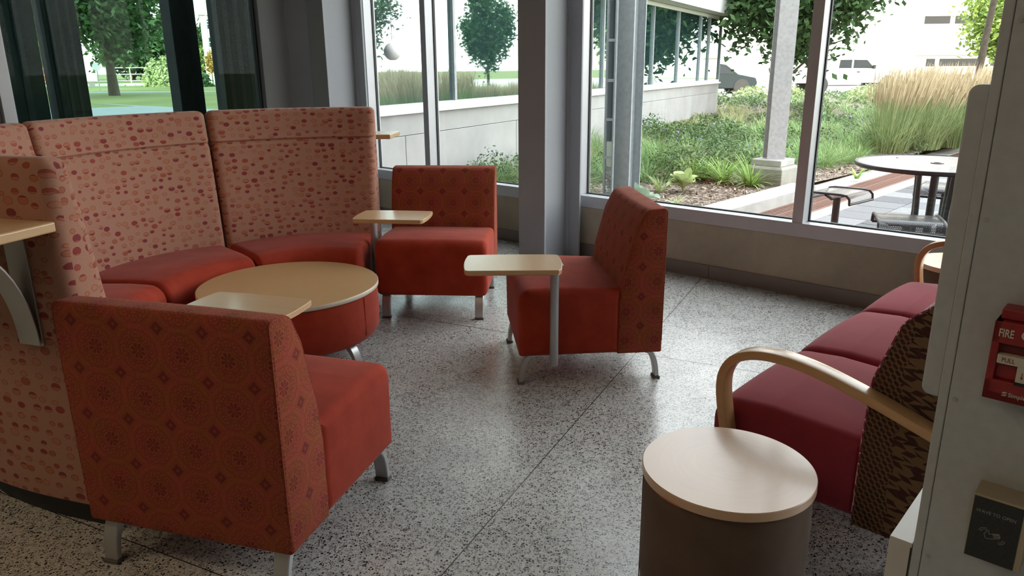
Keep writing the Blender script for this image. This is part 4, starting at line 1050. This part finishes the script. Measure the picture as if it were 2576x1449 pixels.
def hosta(x, y, mt_, label, n, L, w):
    t = thing('hosta', (x, y, mound(x, y)), 0, label, 'plant', None)
    for k in range(n):
        a = 2 * PI * k / n * 1.62 + random.uniform(-0.2, 0.2); le = random.uniform(0.2, 1.05); m_ = MB(); d = Vector((math.cos(a), math.sin(a), 0)); q = Vector((-d.y, d.x, 0)); vs = []; fs = []
        S_ = 7; LL = L * random.uniform(0.75, 1.1)
        for i in range(S_ + 1):
            t_ = i / S_; c = d * (LL * (0.08 + t_ * math.sin(le) * 1.0)) + Vector((0, 0, LL * (0.25 + t_ * math.cos(le) * 1.0) - LL * 0.55 * t_ * t_ * math.sin(le)))
            ww = w * LL / L * math.sin(PI * min(1, t_ * 0.93 + 0.05)) ** 0.8
            for sg in (-1, 0, 1): vs.append(tuple(c + q * (ww / 2 * sg) + Vector((0, 0, abs(sg) * ww * 0.22))))
        for i in range(S_):
            for j in (0, 1): k_ = i * 3 + j; fs.append((k_, k_ + 1, k_ + 4, k_ + 3))
        m_.add(vs, fs); m_.tube([(0, 0, 0), tuple(d * LL * 0.08 + Vector((0, 0, LL * 0.25)))], 0.004, 5)
        m_.build('hosta_leaf', mt_, t, smooth=80)
    return t
hosta(2.08, 9.02, M['hosta'], 'yellow-edged hosta standing in the wood chips', 20, 0.25, 0.165)
hosta(1.42, 8.12, M['hostablue'], 'pale green hosta at the foot of the outer steel column', 9, 0.26, 0.15)
hosta(0.72, 8.30, M['hosta'], 'low hosta beside the latticed steel strip', 8, 0.24, 0.12)

def feather_grass(x, y, label, n=420, h=1.55, rad=0.30, lean=0.12):
    t = thing('feather_reed_grass', (x, y, mound(x, y)), 0, label, 'ornamental grass', 'feather reed grasses beside the patio')
    V, F = tuft(0, 0, 0, rad, 0.95, n, 0.010, (0.06, 0.75), 4); np_mesh('foliage', V, F, M['reed'], t)
    a = RNG.uniform(0, 2 * PI, n); rr = rad * np.sqrt(RNG.uniform(0, 1, n)); base = np.stack([rr * np.cos(a), rr * np.sin(a), np.zeros(n)], 1)
    le = np.abs(RNG.normal(0.10, 0.10, n)) + 0.02; L = h * RNG.uniform(0.72, 1.05, n)
    dx = np.cos(a) * np.sin(le) + lean; dy = np.sin(a) * np.sin(le); dz = np.cos(le); D = np.stack([dx, dy, dz], 1)
    tip = base + D * L[:, None]; mid = base + D * (L * 0.66)[:, None]
    def rib(A, B, w0, w1):
        q = np.stack([-np.sin(a), np.cos(a), np.zeros(n)], 1); q2 = RNG.normal(0, 1, (n, 3)); q2[:, 2] = 0; q2 /= np.linalg.norm(q2, axis=1)[:, None]
        Vv = np.stack([A - q2 * w0, A + q2 * w0, B + q2 * w1, B - q2 * w1], 1).reshape(-1, 3); return Vv, np.arange(4 * n).reshape(-1, 4)
    V, F = rib(base, mid, 0.0022, 0.0018); np_mesh('stalks', V, F, M['reed'], t)
    m2 = base + D * (L * 0.84)[:, None]
    V, F = merge([rib(mid, m2, 0.003, 0.0085), rib(m2, tip, 0.0085, 0.0012)]); np_mesh('plumes', V, F, M['plume'], t)
    return t
for x, y, lb in ((6.30, 12.65, 'feather grass clump nearest the lawn, leftmost of the tall row'), (6.95, 12.85, 'second tall feather grass clump from the left'), (7.62, 13.0, 'middle feather grass clump of the row'),
                 (8.30, 13.35, 'fourth feather grass clump, behind the round table'), (9.05, 13.9, 'feather grass clump at the right end of the row'), (7.1, 13.9, 'feather grass clump behind the middle of the row'), (10.4, 16.4, 'greener feather grass clump set back at the right')):
    feather_grass(x, y, lb, h=1.36 if x < 10 else 1.3)

# ------------------------------------------------------------------ trees
def tree(name, x, y, h0, hz, rx, mt_, label, trunk=0.12, n=5200, size=0.10, lean=0.0, group=None, z=0.0, gap=0.0, branches=True):
    t = thing(name, (x, y, z), 0, label, 'tree', group)
    top = h0 + hz * 1.2; m = MB(); m.tube([(0, 0, -0.1), (lean * 0.2, 0, h0 * 0.5), (lean * 0.5, 0, h0), (lean, 0, top)], [trunk * 1.25, trunk, trunk * 0.8, trunk * 0.25], 9)
    bl = []
    if branches:
        for k in range(9):
            a = 2.4 * k; s0 = h0 * 0.9 + hz * 0.12 * k; d = Vector((math.cos(a), math.sin(a), 0.9)); p0 = Vector((lean * 0.5, 0, s0))
            m.tube([p0, p0 + d * rx * 0.35, p0 + Vector((d.x, d.y, 0.6)) * rx * 0.75], [trunk * 0.4, trunk * 0.25, trunk * 0.08], 6); bl.append(p0 + Vector((d.x, d.y, 0.6)) * rx * 0.6)
    m.build('trunk', M['bark'], t, smooth=60)
    K = 46; cc = RNG.normal(0, 1, (K, 3)); cc /= np.linalg.norm(cc, axis=1)[:, None]; cc *= RNG.uniform(0.35, 0.95, K)[:, None] ** 0.6
    cc = cc * np.array([rx, rx, hz]) * 0.82 + np.array([lean * 0.7, 0, h0 + hz * 0.95]); k = RNG.integers(0, K, n)
    c = cc[k] + RNG.normal(0, 1, (n, 3)) * np.array([rx, rx, hz]) * 0.16
    nrm = RNG.normal(0, 1, (n, 3)); nrm[:, 2] = np.abs(nrm[:, 2]) + 0.3; nrm /= np.linalg.norm(nrm, axis=1)[:, None]
    t1 = np.cross(nrm, RNG.normal(0, 1, (n, 3))); t1 /= np.linalg.norm(t1, axis=1)[:, None]; t2 = np.cross(nrm, t1); s = (size * RNG.uniform(0.6, 1.3, n))[:, None]
    V = np.stack([c - t1 * s, c - t2 * s * 0.55, c + t1 * s, c + t2 * s * 0.55], 1).reshape(-1, 3); np_mesh('crown', V, np.arange(4 * n).reshape(-1, 4), mt_, t)
    return t
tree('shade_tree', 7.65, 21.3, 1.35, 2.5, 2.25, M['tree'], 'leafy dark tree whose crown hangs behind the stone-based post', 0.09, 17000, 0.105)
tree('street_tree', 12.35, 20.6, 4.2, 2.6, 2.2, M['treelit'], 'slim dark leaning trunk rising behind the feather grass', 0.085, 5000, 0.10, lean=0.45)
tree('courtyard_tree', 17.4, 21.8, 1.35, 1.75, 1.15, M['tree'], 'small tree reflected in the wing windows beside the column', 0.07, 9000, 0.085)
tree('courtyard_tree', 18.3, 16.6, 1.5, 2.2, 1.8, M['tree'], 'tree reflected in the leftmost wing window', 0.07, 9000, 0.09)
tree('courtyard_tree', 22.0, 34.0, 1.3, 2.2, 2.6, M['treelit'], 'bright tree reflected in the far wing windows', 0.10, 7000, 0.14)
parts = []; parts2 = []
for k in range(60):
    q = k / 59; x = 13.2 + 2.2 * q + random.uniform(-0.4, 0.4); y = 12.5 + 13 * q; parts.append(tuft(x, y, 0, 0.35, 0.85, 120, 0.016, (0.05, 0.6), 2)); parts2.append(tuft(x, y, 0.3, 0.3, 0.8, 90, 0.02, (0.02, 0.25), 2))
V, F = merge(parts); np_mesh('reed_grass_row', V, F, M['reed'], kind='stuff', label='row of reed grass mirrored in the wing windows', cat='plants')
V, F = merge(parts2); np_mesh('reed_grass_plumes', V, F, M['plume'], kind='stuff', label='plumes of the reed grass row mirrored in the wing windows', cat='plants')
# low shrubs at the back of the bed and hedge bits by the road
for i, (x, y, r, lb) in enumerate(((9.6, 30.5, 0.8, 'low shrub at the back of the bed near the dark car'), (11.4, 31.5, 0.7, 'low shrub at the back of the bed left of the post'), (14.3, 31.0, 0.8, 'low shrub at the back of the bed below the white pickup'), (12.6, 26.8, 0.9, 'round shrub in the bed right of the mullion'))):
    t = thing('low_shrub', (x, y, 0.1), 0, lb, 'shrub', 'low shrubs at the back of the bed'); V, F = leafball(0, 0, 0, r, 0.62, 900, 0.06); np_mesh('foliage', V, F, M['treepale'], t)

# ------------------------------------------------------------------ outer steel posts
ec = thing('outer_steel_column', (1.36, 8.80, 0), WALL_ROT, 'galvanised H-section column on a bolted concrete footing outside the window', 'column')
MB().box((0, 0, 0.02), (0.50, 0.42, 0.08)).build('footing', M['pier'], ec, bevel=0.008)
MB().box((0, 0, 0.066), (0.34, 0.34, 0.014)).build('base_plate', M['ext_steel'], ec, bevel=0.003)
m = MB(); m.box((0, -0.115, 2.6), (0.21, 0.016, 5.1)); m.box((0, 0.115, 2.6), (0.21, 0.016, 5.1)); m.box((0, 0, 2.6), (0.012, 0.23, 5.1)); m.build('steel_section', M['ext_steel'], ec, bevel=0.003)
for sx in (-0.13, 0.13):
    for sy in (-0.07, 0.07):
        m = MB(); m.lathe([(0, 0.073), (0.013, 0.073), (0.013, 0.090), (0.007, 0.091), (0.007, 0.118), (0, 0.119)], (sx, sy, 0), 6); m.build('bolt', M['ext_steel'], ec)
lt = thing('lattice_strip', (1.13, 8.72, 0), WALL_ROT, 'tall narrow steel lattice strip standing left of the outer column', 'lattice')
for sx in (-0.055, 0.055): MB().box((sx, 0, 2.5), (0.020, 0.03, 5.0)).build('rail', M['ext_steel'], lt)
for k in range(12): MB().box((0, 0, 0.05 + 0.43 * k), (0.10, 0.022, 0.028)).build('rung', M['ext_steel'], lt)
for k in range(11): MB().box((0, 0.004, 0.265 + 0.43 * k), (0.092, 0.006, 0.40)).build('infill_pane', M['mirror'], lt)
pr = thing('canopy_post', (3.30, 9.48, 0), R(90 - 44), 'steel canopy post on a chamfered concrete pier by the curb', 'post')
m = MB(); m.lathe([(0, 0), (0.325, 0), (0.325, 0.255), (0.30, 0.285), (0, 0.285)], seg=4); o = m.build('concrete_pier', M['pier'], pr, bevel=0.006); o.rotation_euler = (0, 0, R(45))
m = MB(); m.lathe([(0, 0.285), (0.275, 0.285), (0.275, 0.365), (0, 0.365)], seg=4); o = m.build('grout_cap', M['curb'], pr, bevel=0.01); o.rotation_euler = (0, 0, R(45))
m = MB(); m.box((0, -0.10, 2.9), (0.22, 0.016, 5.1)); m.box((0, 0.10, 2.9), (0.22, 0.016, 5.1)); m.box((0, 0, 2.9), (0.012, 0.2, 5.1)); o = m.build('steel_section', M['ext_steel2'], pr, bevel=0.003); o.rotation_euler = (0, 0, R(-50))

# ------------------------------------------------------------------ outdoor table and seats
TX, TY = 3.36, 5.93
tb = thing('outdoor_table', (TX, TY, 0), 0, 'round black perforated steel patio table outside the right window', 'table')
m = MB(); n = 48; vs = [(0.0, 0.0, 0.742)] + [(0.045 * math.cos(2 * PI * k / n), 0.045 * math.sin(2 * PI * k / n), 0.742) for k in range(n)] + [(0.575 * math.cos(2 * PI * k / n), 0.575 * math.sin(2 * PI * k / n), 0.742) for k in range(n)]
fs = [(1 + k, 1 + n + k, 1 + n + (k + 1) % n, 1 + (k + 1) % n) for k in range(n)]; m.add(vs, fs); m.build('table_top', M['tabletop'], tb)
MB().lathe([(0.572, 0.715), (0.588, 0.712), (0.598, 0.727), (0.592, 0.745), (0.576, 0.748), (0.568, 0.738), (0.572, 0.715)], seg=64, caps=False).build('rim', M['black'], tb, smooth=60)
MB().lathe([(0.028, 0.738), (0.048, 0.738), (0.048, 0.747), (0.028, 0.747), (0.028, 0.738)], seg=32, caps=False).build('umbrella_ring', M['black'], tb, smooth=60)
for k in range(4):
    a = R(20 + 90 * k); m = MB(); m.tube([(0.16 * math.cos(a), 0.16 * math.sin(a), 0.0), (0.15 * math.cos(a), 0.15 * math.sin(a), 0.35), (0.17 * math.cos(a), 0.17 * math.sin(a), 0.70), (0.40 * math.cos(a), 0.40 * math.sin(a), 0.73)], [0.032, 0.032, 0.032, 0.018], 8, flat=0.5); m.build('leg', M['black'], tb, smooth=50)
MB().lathe([(0, 0), (0.03, 0), (0.03, 0.72), (0, 0.72)], seg=16).build('pedestal', M['black'], tb, smooth=40)
MB().lathe([(0, 0.0), (0.24, 0.0), (0.24, 0.012), (0, 0.012)], seg=32).build('base_plate', M['black'], tb)
def patio_stool(x, y, rz, label):
    t = thing('patio_stool', (x, y, 0), rz, label, 'stool', 'perforated seats around the patio table')
    # saddle seat: flat middle, front edge rolls down
    prof = [(-0.21, -0.075), (-0.205, -0.03), (-0.18, -0.006), (-0.13, 0.0), (0.05, -0.004), (0.13, -0.006), (0.18, -0.016), (0.205, -0.045), (0.21, -0.08)]
    m = MB(); vs = []; fs = []; uv = []; L = 0; acc = [0]
    for i in range(1, len(prof)): acc.append(acc[-1] + math.dist(prof[i], prof[i - 1]))
    for d, z in prof: vs += [(-0.20, d, 0.46 + z), (0.20, d, 0.46 + z)]
    for i in range(len(prof) - 1): fs.append((2 * i, 2 * i + 1, 2 * i + 3, 2 * i + 2)); uv.append([(0, acc[i]), (0.4, acc[i]), (0.4, acc[i + 1]), (0, acc[i + 1])])
    m.add(vs, fs, uv); m.build('seat_pan', M['perf'], t, smooth=60)
    fr = MB()
    for sx in (-0.205, 0.205): fr.tube([(sx, d, 0.46 + z) for d, z in prof], 0.011, 8)
    for e in (0, -1): fr.tube([(-0.205, prof[e][0], 0.46 + prof[e][1]), (0.205, prof[e][0], 0.46 + prof[e][1])], 0.011, 8)
    fr.build('frame_tube', M['black'], t, smooth=60)
    MB().lathe([(0, 0), (0.03, 0), (0.03, 0.40), (0, 0.40)], seg=16).build('post', M['black'], t, smooth=40)
    MB().tube([(-0.2, 0, 0.445), (-0.1, 0, 0.40), (0.1, 0, 0.40), (0.2, 0, 0.445)], 0.014, 8).build('bracket', M['black'], t, smooth=50)
    MB().lathe([(0, 0), (0.09, 0), (0.09, 0.01), (0, 0.01)], seg=24).build('base_plate', M['black'], t)
    return t
patio_stool(2.80, 6.38, R(40), 'black perforated patio seat left of the round table, by the mullion')
patio_stool(2.80, 5.20, R(-20), 'black perforated patio seat in front of the table, nearest the sill')
patio_stool(3.84, 6.58, R(140), 'black perforated patio seat behind the table at the right')

# ------------------------------------------------------------------ concrete wing with reflective windows
B0 = np.array([-0.09, 10.82]); BU = np.array([math.sin(R(27.9)), math.cos(R(27.9))]); BL = np.array([-BU[1], BU[0]])
def Bp(s, n, z=0.0):
    p = B0 + s * BU + n * BL
    return (p[0], p[1], z)
def bbox_(mb, s0, s1, n0, n1, z0, z1, mi=0):
    return mb.prism([Bp(s0, n0)[:2], Bp(s1, n0)[:2], Bp(s1, n1)[:2], Bp(s0, n1)[:2]], z0, z1, mi)
wg = thing('building_wing', (0, 0, 0), label='concrete-based wing with a band of reflective windows across the planting', cat='building')
DW = 2.1; S0, S1 = -3.05, 13.0
bbox_(MB(), S0 + 0.03, S1 - 0.03, 0.05, DW - 0.05, -0.1, 0.985).build('wall_core', M['gasket'], wg)
js = [-2.383, 0.37, 2.87, 5.35, 7.82, 10.2, 13.0]; js0 = [S0] + js[:-1]
for a, b in zip(js0, js):
    bbox_(MB(), a + 0.005, b - 0.005, 0.0, 0.10, -0.1, 0.745).build('concrete_panel', M['ext_conc'], wg, bevel=0.006)
    bbox_(MB(), a, b, 0.0, 0.10, 0.752, 0.99).build('concrete_band', M['ext_conc'], wg)
bbox_(MB(), S1 - 0.1, S1, 0.10, DW, -0.1, 0.99).build('end_panel', M['ext_conc'], wg)
bbox_(MB(), S0, S1 + 0.03, -0.05, DW, 0.992, 1.028).build('sill_cap', M['fascia'], wg, bevel=0.003)
fm = bbox_(MB(), S0, S1, 0.0, 0.08, 1.03, 1.10); fm.build('window_sill_frame', M['fascia'], wg)
bbox_(MB(), S0, S1, 0.0, 0.08, 2.70, 2.78).build('window_head_frame', M['fascia'], wg)
ms = [-3.0, -1.28, 0.62, 2.2, 3.81, 5.2, 6.72, 8.65, 10.68, 11.6, 12.95]
for s in ms: bbox_(MB(), s - 0.025, s + 0.025, -0.01, 0.08, 1.10, 2.70).build('window_mullion', M['ext_steel'], wg)
for a, b in zip(ms[:-1], ms[1:]): bbox_(MB(), a + 0.026, b - 0.026, 0.03, 0.045, 1.10, 2.70).build('window_pane', M['mirror'], wg)
bbox_(MB(), S0, S1, 0.12, DW, 1.03, 2.78).build('dark_interior', M['gasket'], wg)
bbox_(MB(), S0, S1 + 0.35, -0.35, DW + 0.2, 2.79, 3.10).build('fascia_panel', M['fascia'], wg, bevel=0.004)
bbox_(MB(), S0, S1 + 0.30, -0.30, DW + 0.2, 3.11, 6.5).build('upper_cladding', M['fascia'], wg)
# white globe before the leftmost pane stands in for the reflection of a lamp
t = thing('reflected_lamp_globe', Bp(-2.74, 0.0, 1.66), 0, 'white globe standing in for a paper lamp reflected at the leftmost wing window', 'lamp')
MB().lathe([(0.0, -0.088)] + [(0.092 * math.cos(a), 0.092 * math.sin(a)) for a in [R(-70 + 10 * k) for k in range(15)]] + [(0.0, 0.09)], (BL[0] * -0.14, BL[1] * -0.14, 0), seg=32).build('shade', M['fascia'], t, smooth=80)
MB().tube([(BL[0] * -0.14, BL[1] * -0.14, 0.1), (BL[0] * -0.14, BL[1] * -0.14, 1.06)], 0.003, 5).build('cord', M['gasket'], t)

# upper floors of our own building (they shade the garden)
wbox(MB(), -2.5, 14, -14, 0.12, 3.76, 13.0).build('upper_floors', M['fascia'], kind='structure')

wbox(MB(), -45, -2.62, -16, -3.6, -0.1, 21.0).build('unseen_shading_wing', M['darkpanel'], kind='structure', label='unseen left wing of the building, added to shade the outer posts and lawn', cat='building')  # unseen mass added left of the view to shade posts and near lawn
# ------------------------------------------------------------------ street side
MB().box((30, 58, -0.10), (90, 30, 0.10)).build('road', M['asphalt'], kind='structure', label='sunlit pale street beyond the garden', cat='street')
MB().box((30, 41.0, -0.09), (90, 1.6, 0.10)).build('pavement', M['asphalt'], kind='structure', label='pale pavement along the street', cat='pavement')
def wheel(par, x, y, z, r, w):
    t = MB().lathe([(r * 0.62, -w / 2), (r * 0.95, -w / 2), (r, -w / 2 + 0.03), (r, w / 2 - 0.03), (r * 0.95, w / 2), (r * 0.62, w / 2)], seg=28).build('wheel', M['tire'], par, smooth=50)
    t.rotation_euler = (R(90), 0, 0); t.location = (x, y, z)
    m = MB(); m.lathe([(0, -w * 0.40), (r * 0.62, -w * 0.40), (r * 0.64, w * 0.40), (0, w * 0.40)], seg=20)
    for k in range(5):
        a = 2 * PI * k / 5; m.box((r * 0.34 * math.cos(a), r * 0.34 * math.sin(a), 0), (r * 0.55, 0.06, w * 0.98), rz=a)
    h = m.build('rim', M['rim'], t, smooth=40)
def car(name, x, y, rz, body, glassp, wheels, W_, mt_, label, r, trim=None):
    t = thing(name, (x, y, -0.05), rz, label, 'car'); mtx = Matrix(((1, 0, 0, 0), (0, 0, -1, W_ / 2), (0, 1, 0, 0), (0, 0, 0, 1)))
    MB().plate(body, W_, mtx).build('body', mt_, t, bevel=0.05, smooth=40)
    for gp in glassp:
        for yy in (-W_ / 2 - 0.012, W_ / 2 - 0.0): MB().plate(gp, 0.012, Matrix(((1, 0, 0, 0), (0, 0, -1, yy + 0.012), (0, 1, 0, 0), (0, 0, 0, 1)))).build('side_window', M['carglass'], t)
    for wx in wheels:
        for yy in (-W_ / 2 + 0.09, W_ / 2 - 0.09):
            MB().lathe([(0, -0.13), (r * 1.18, -0.13), (r * 1.18, 0.13), (0, 0.13)], seg=24).build('wheel_arch', M['gasket'], t).matrix_local = Matrix.Translation((wx, yy, r + 0.02)) @ Matrix.Rotation(R(90), 4, 'X')
            wheel(t, wx, yy + (0.03 if yy > 0 else -0.03), r, r, 0.22)
    return t
suv = [(-2.25, 0.30), (2.25, 0.28), (2.32, 0.60), (2.22, 0.86), (1.25, 1.05), (0.55, 1.55), (-0.2, 1.68), (-1.6, 1.62), (-2.15, 1.10), (-2.3, 0.9)]
c1 = car('dark_suv', 11.15, 43.2, R(2), suv, [[(-1.5, 1.12), (-0.55, 1.12), (-0.55, 1.55), (-1.35, 1.52)], [(-0.45, 1.12), (1.05, 1.06), (0.45, 1.47), (-0.45, 1.56)]], (-1.42, 1.45), 1.8, M['cargrey'], 'dark grey car parked beyond the garden at the corner of the wing', 0.36)
MB().box((2.25, -0.62, 0.78), (0.16, 0.36, 0.14)).build('head_lamp', M['rim'], c1, bevel=0.02); MB().box((2.30, 0, 0.52), (0.08, 1.2, 0.18)).build('grille', M['gasket'], c1)
pick = [(-2.95, 0.55), (3.0, 0.52), (3.05, 0.85), (3.0, 1.18), (1.35, 1.28), (0.75, 1.86), (-0.95, 1.90), (-1.15, 1.30), (-2.95, 1.26)]
c2 = car('white_pickup', 18.6, 43.2, R(2), pick, [[(-0.85, 1.32), (-0.15, 1.32), (-0.15, 1.76), (-0.80, 1.76)], [(-0.05, 1.32), (1.12, 1.30), (0.68, 1.74), (-0.05, 1.76)]], (-1.85, 1.95), 1.95, M['carwhite'], 'white pickup truck parked beyond the garden', 0.42)
MB().box((0.25, -1.0, 1.12), (0.16, 0.03, 0.05)).build('door_handle', M['gasket'], c2); MB().box((1.05, -1.08, 1.38), (0.12, 0.18, 0.20)).build('side_mirror', M['gasket'], c2, bevel=0.02)
MB().box((0.0, -0.98, 0.42), (2.9, 0.14, 0.05)).build('running_board', M['gasket'], c2); MB().box((3.05, 0, 0.62), (0.12, 1.7, 0.22)).build('bumper', M['rim'], c2, bevel=0.03)
# far pale building with a pink stone ground floor
fb_ = thing('pale_office_block', (0, 0, 0), label='bright pale building with pink stone ground floor beyond the street', cat='building')
MB().box((42, 84.5, 8.0), (60, 8, 22)).build('upper_wall', M['white_fac'], fb_)
MB().box((50, 80.3, 0.1), (17, 0.6, 4.4)).build('stone_base', M['peach'], fb_, bevel=0.03)
MB().box((50, 80.2, 2.35), (17.2, 0.9, 0.18)).build('string_course', M['cream'], fb_)
for x, w in ((43.0, 0.9), (46.0, 4.2), (50.3, 2.2), (54.0, 1.1)):
    MB().box((x, 79.96, 1.55), (w + 0.3, 0.06, 1.05)).build('window_surround', M['cream'], fb_); MB().box((x, 79.92, 1.55), (w, 0.06, 0.75)).build('window', M['far_glass'], fb_)
for x, w in ((46.0, 3.0), (50.3, 1.4), (54.0, 1.0)): MB().box((x, 79.92, -0.2), (w, 0.06, 1.1)).build('window', M['far_glass'], fb_)
for x in (43.4, 46.5, 49.6): MB().box((x, 80.46, 5.7), (2.6, 0.08, 0.75)).build('window', M['far_glass'], fb_, bevel=0.02)
for x in (24, 29, 34, 39): MB().box((x, 80.46, 5.0), (2.2, 0.08, 1.0)).build('window', M['white_fac'], fb_)

M['postshade'] = plain('shaded_steel_post', (0.028, 0.036, 0.038), 0.5, var=0.15)  # shade of the posts' unlit side is put into this colour
M['postgrey'] = plain('grey_steel_post', (0.075, 0.078, 0.082), 0.55, var=0.15)
# ------------------------------------------------------------------ left view: steel posts, paths, park
for t0, t1, lb in ((2.41, 2.95, 'dark outer steel post nearest the left window frame'), (2.05, 2.34, 'dark outer steel post, second from the left frame'), (0.91, 1.17, 'grey outer steel post right of the large tree'), (0.20, 0.665, 'broad dark outer post at the right end of the tinted window')):
    t = thing('outer_post', Wp(SL - 1.32, -(t0 + t1) / 2), WALL_ROT, lb, 'post', None); w_ = t1 - t0
    pm = M['postgrey'] if t0 > 0.8 and t0 < 1.5 else M['postshade']
    MB().box((0, 0, 2.4), (0.22, w_, 5.0)).build('steel_casing', pm, t, bevel=0.006)
    for q in (-0.32, -0.05, 0.22): MB().box((0.112, q * w_, 2.4), (0.010, w_ * 0.10, 5.0)).build('streak_strip', M['postgrey'], t)  # paler strips stand in for streaks reflected in the glass
def ground_poly(name, pts, mt_, label, cat, z=-0.122):
    m = MB(); n = len(pts); A = sum(pts[i - 1][0] * pts[i][1] - pts[i][0] * pts[i - 1][1] for i in range(n)); p = pts if A > 0 else pts[::-1]
    m.prism(p, z - 0.02, z); return m.build(name, mt_, kind='structure', label=label, cat=cat)
ground_poly('plaza_path', [(-3, 9.5), (-6, 4), (-16, 2), (-40, 22), (-46, 44), (-30, 31.5), (-24.5, 31.2), (-19.5, 33.2), (-17.2, 35.2), (-20.5, 38.2), (-24, 41), (-20, 38), (-12, 32), (-6, 26), (-2, 16)], M['sidewalk'], 'curved grey concrete path outside the tinted window', 'path', z=-0.118)
ground_poly('far_path', [(-42, 56.5), (-22, 56.5), (-12, 55), (-12, 56), (-22, 58.6), (-42, 59.4)], M['sidewalk'], 'thin pale path crossing the lawn behind the large tree', 'path', z=-0.118)
tree('park_tree', -25.9, 50.6, 2.3, 4.3, 5.2, M['tree'], 'large dark spreading tree on the lawn behind the tinted window', 0.30, 20000, 0.21, z=-0.12)
tree('young_tree', -44.0, 74.5, 1.5, 1.8, 2.3, M['treelit'], 'small bright tree beyond the lawn, left of the large tree', 0.09, 1500, 0.22, z=-0.12)
tree('ornamental_tree', -31.2, 76.5, 1.2, 1.55, 1.4, M['treelit'], 'green small tree right of the grey outer post', 0.12, 2600, 0.22, z=-0.12)
tree('orange_tree', -28.7, 76.5, 1.0, 1.3, 1.1, M['treeor'], 'small orange-tinted tree at the right of the tinted view', 0.10, 1800, 0.18, z=-0.12)
t = thing('weeping_shrub', (-34.1, 77, -0.1), 0, 'large pale weeping shrub right of the trunk of the large tree', 'shrub'); V, F = leafball(0, 0, 0, 2.1, 2.9, 2600, 0.17); np_mesh('foliage', V, F, M['treepale'], t)
t = thing('round_shrub', (-29.6, 74, -0.1), 0, 'dark round shrub below the orange tree', 'shrub'); V, F = leafball(0, 0, 0, 1.2, 1.4, 900, 0.15); np_mesh('foliage', V, F, M['tree'], t)
for x, y, r, h, lb in ((-74, 118, 8, 11, 'far tree mass at the left of the park'), (-59, 122, 7, 10, 'far tree mass behind the railing'), (-45, 124, 6.5, 9, 'far tree mass behind the large trunk')):
    tree('far_tree', x, y, 0.3, h / 2, r, M['tree'], lb, 0.3, 6000, 0.5, z=-0.12, group='far trees of the park')
# round-headed white sign and a square notice on posts
t = thing('round_sign', (-31.5, 59.5, -0.12), R(28), 'round white sign on a thin pole left of the large trunk', 'sign')
MB().tube([(0, 0, 0), (0, 0, 1.8)], 0.04, 6).build('pole', M['rim'], t); m = MB(); m.lathe([(0, -0.02), (0.30, -0.02), (0.30, 0.02), (0, 0.02)], seg=24); o = m.build('sign_disc', M['fascia'], t); o.rotation_euler = (R(90), 0, 0); o.location = (0, -0.06, 1.85)
t = thing('notice_board', (-39.6, 73.5, -0.12), R(28), 'small square white notice board on the lawn', 'sign')
MB().box((0, 0, 0.95), (1.0, 0.06, 0.75)).build('board', M['fascia'], t, bevel=0.01); MB().box((0, 0.04, 0.3), (0.5, 0.05, 0.6)).build('stand', M['rim'], t)
# white railing
t = thing('white_railing', (-39.5, 81, -0.12), R(22), 'white metal railing along the far side of the lawn', 'railing')
for k in range(15): MB().box((-10.5 + 1.5 * k, 0, 0.9), (0.08, 0.08, 1.9)).build('railing_post', M['fascia'], t)
for z in (0.5, 1.15, 1.8): MB().box((0, 0, z), (21.5, 0.06, 0.07)).build('rail', M['fascia'], t)
MB().box((0, 1.2, 0.05), (24, 1.6, 0.3)).build('stone_kerb', M['white_fac'], t)
# cream town house with red brick end
t = thing('cream_town_house', (-34.3, 97, -0.12), R(20), 'sunlit cream town house with a red brick end and sash windows', 'house')
MB().box((0, 0, 4.6), (6.4, 8, 9.0)).build('wall', M['cream'], t); MB().box((3.5, -0.4, 5.2), (0.7, 8.2, 10.4)).build('brick_end', M['brick'], t); MB().box((0, -0.1, 7.8), (6.8, 8.4, 0.35)).build('cornice', M['white_fac'], t)
for x in (-2.2, 0, 2.0):
    for z in (2.2, 4.6, 6.6):
        f = MB().box((x, -4.02, z), (0.95, 0.08, 1.3)).build('window', M['white_fac'], t)
        for sx in (-0.2, 0.2):
            for sz in (-0.28, 0.28): MB().box((x + sx, -4.08, z + sz), (0.32, 0.04, 0.48)).build('window_pane', M['far_glass'], f)
t = thing('brick_building', (-57.6, 96, -0.12), R(30), 'red brick building with white-framed glazing at the far left', 'building')
MB().box((0, 0, 3.2), (4.2, 6, 6.4)).build('wall', M['brick'], t); MB().box((3.0, -0.8, 2.3), (2.0, 5, 4.6)).build('glazed_bay', M['far_glass'], t)
for z in (0.3, 1.2, 2.2, 3.2, 4.2): MB().box((3.0, -3.35, z), (2.1, 0.08, 0.12)).build('glazing_bar', M['fascia'], t)
for x in (2.05, 3.0, 3.95): MB().box((x, -3.36, 2.3), (0.12, 0.08, 4.6)).build('glazing_bar', M['fascia'], t)
t = thing('light_pole', (-30.6, 80, -0.12), 0, 'tall thin pole in front of the cream town house', 'pole'); MB().tube([(0, 0, 0), (0, 0, 11)], 0.07, 8).build('pole', M['rim'], t); MB().box((0.6, 0, 6.2), (1.2, 0.08, 0.08)).build('cross_arm', M['rim'], t)
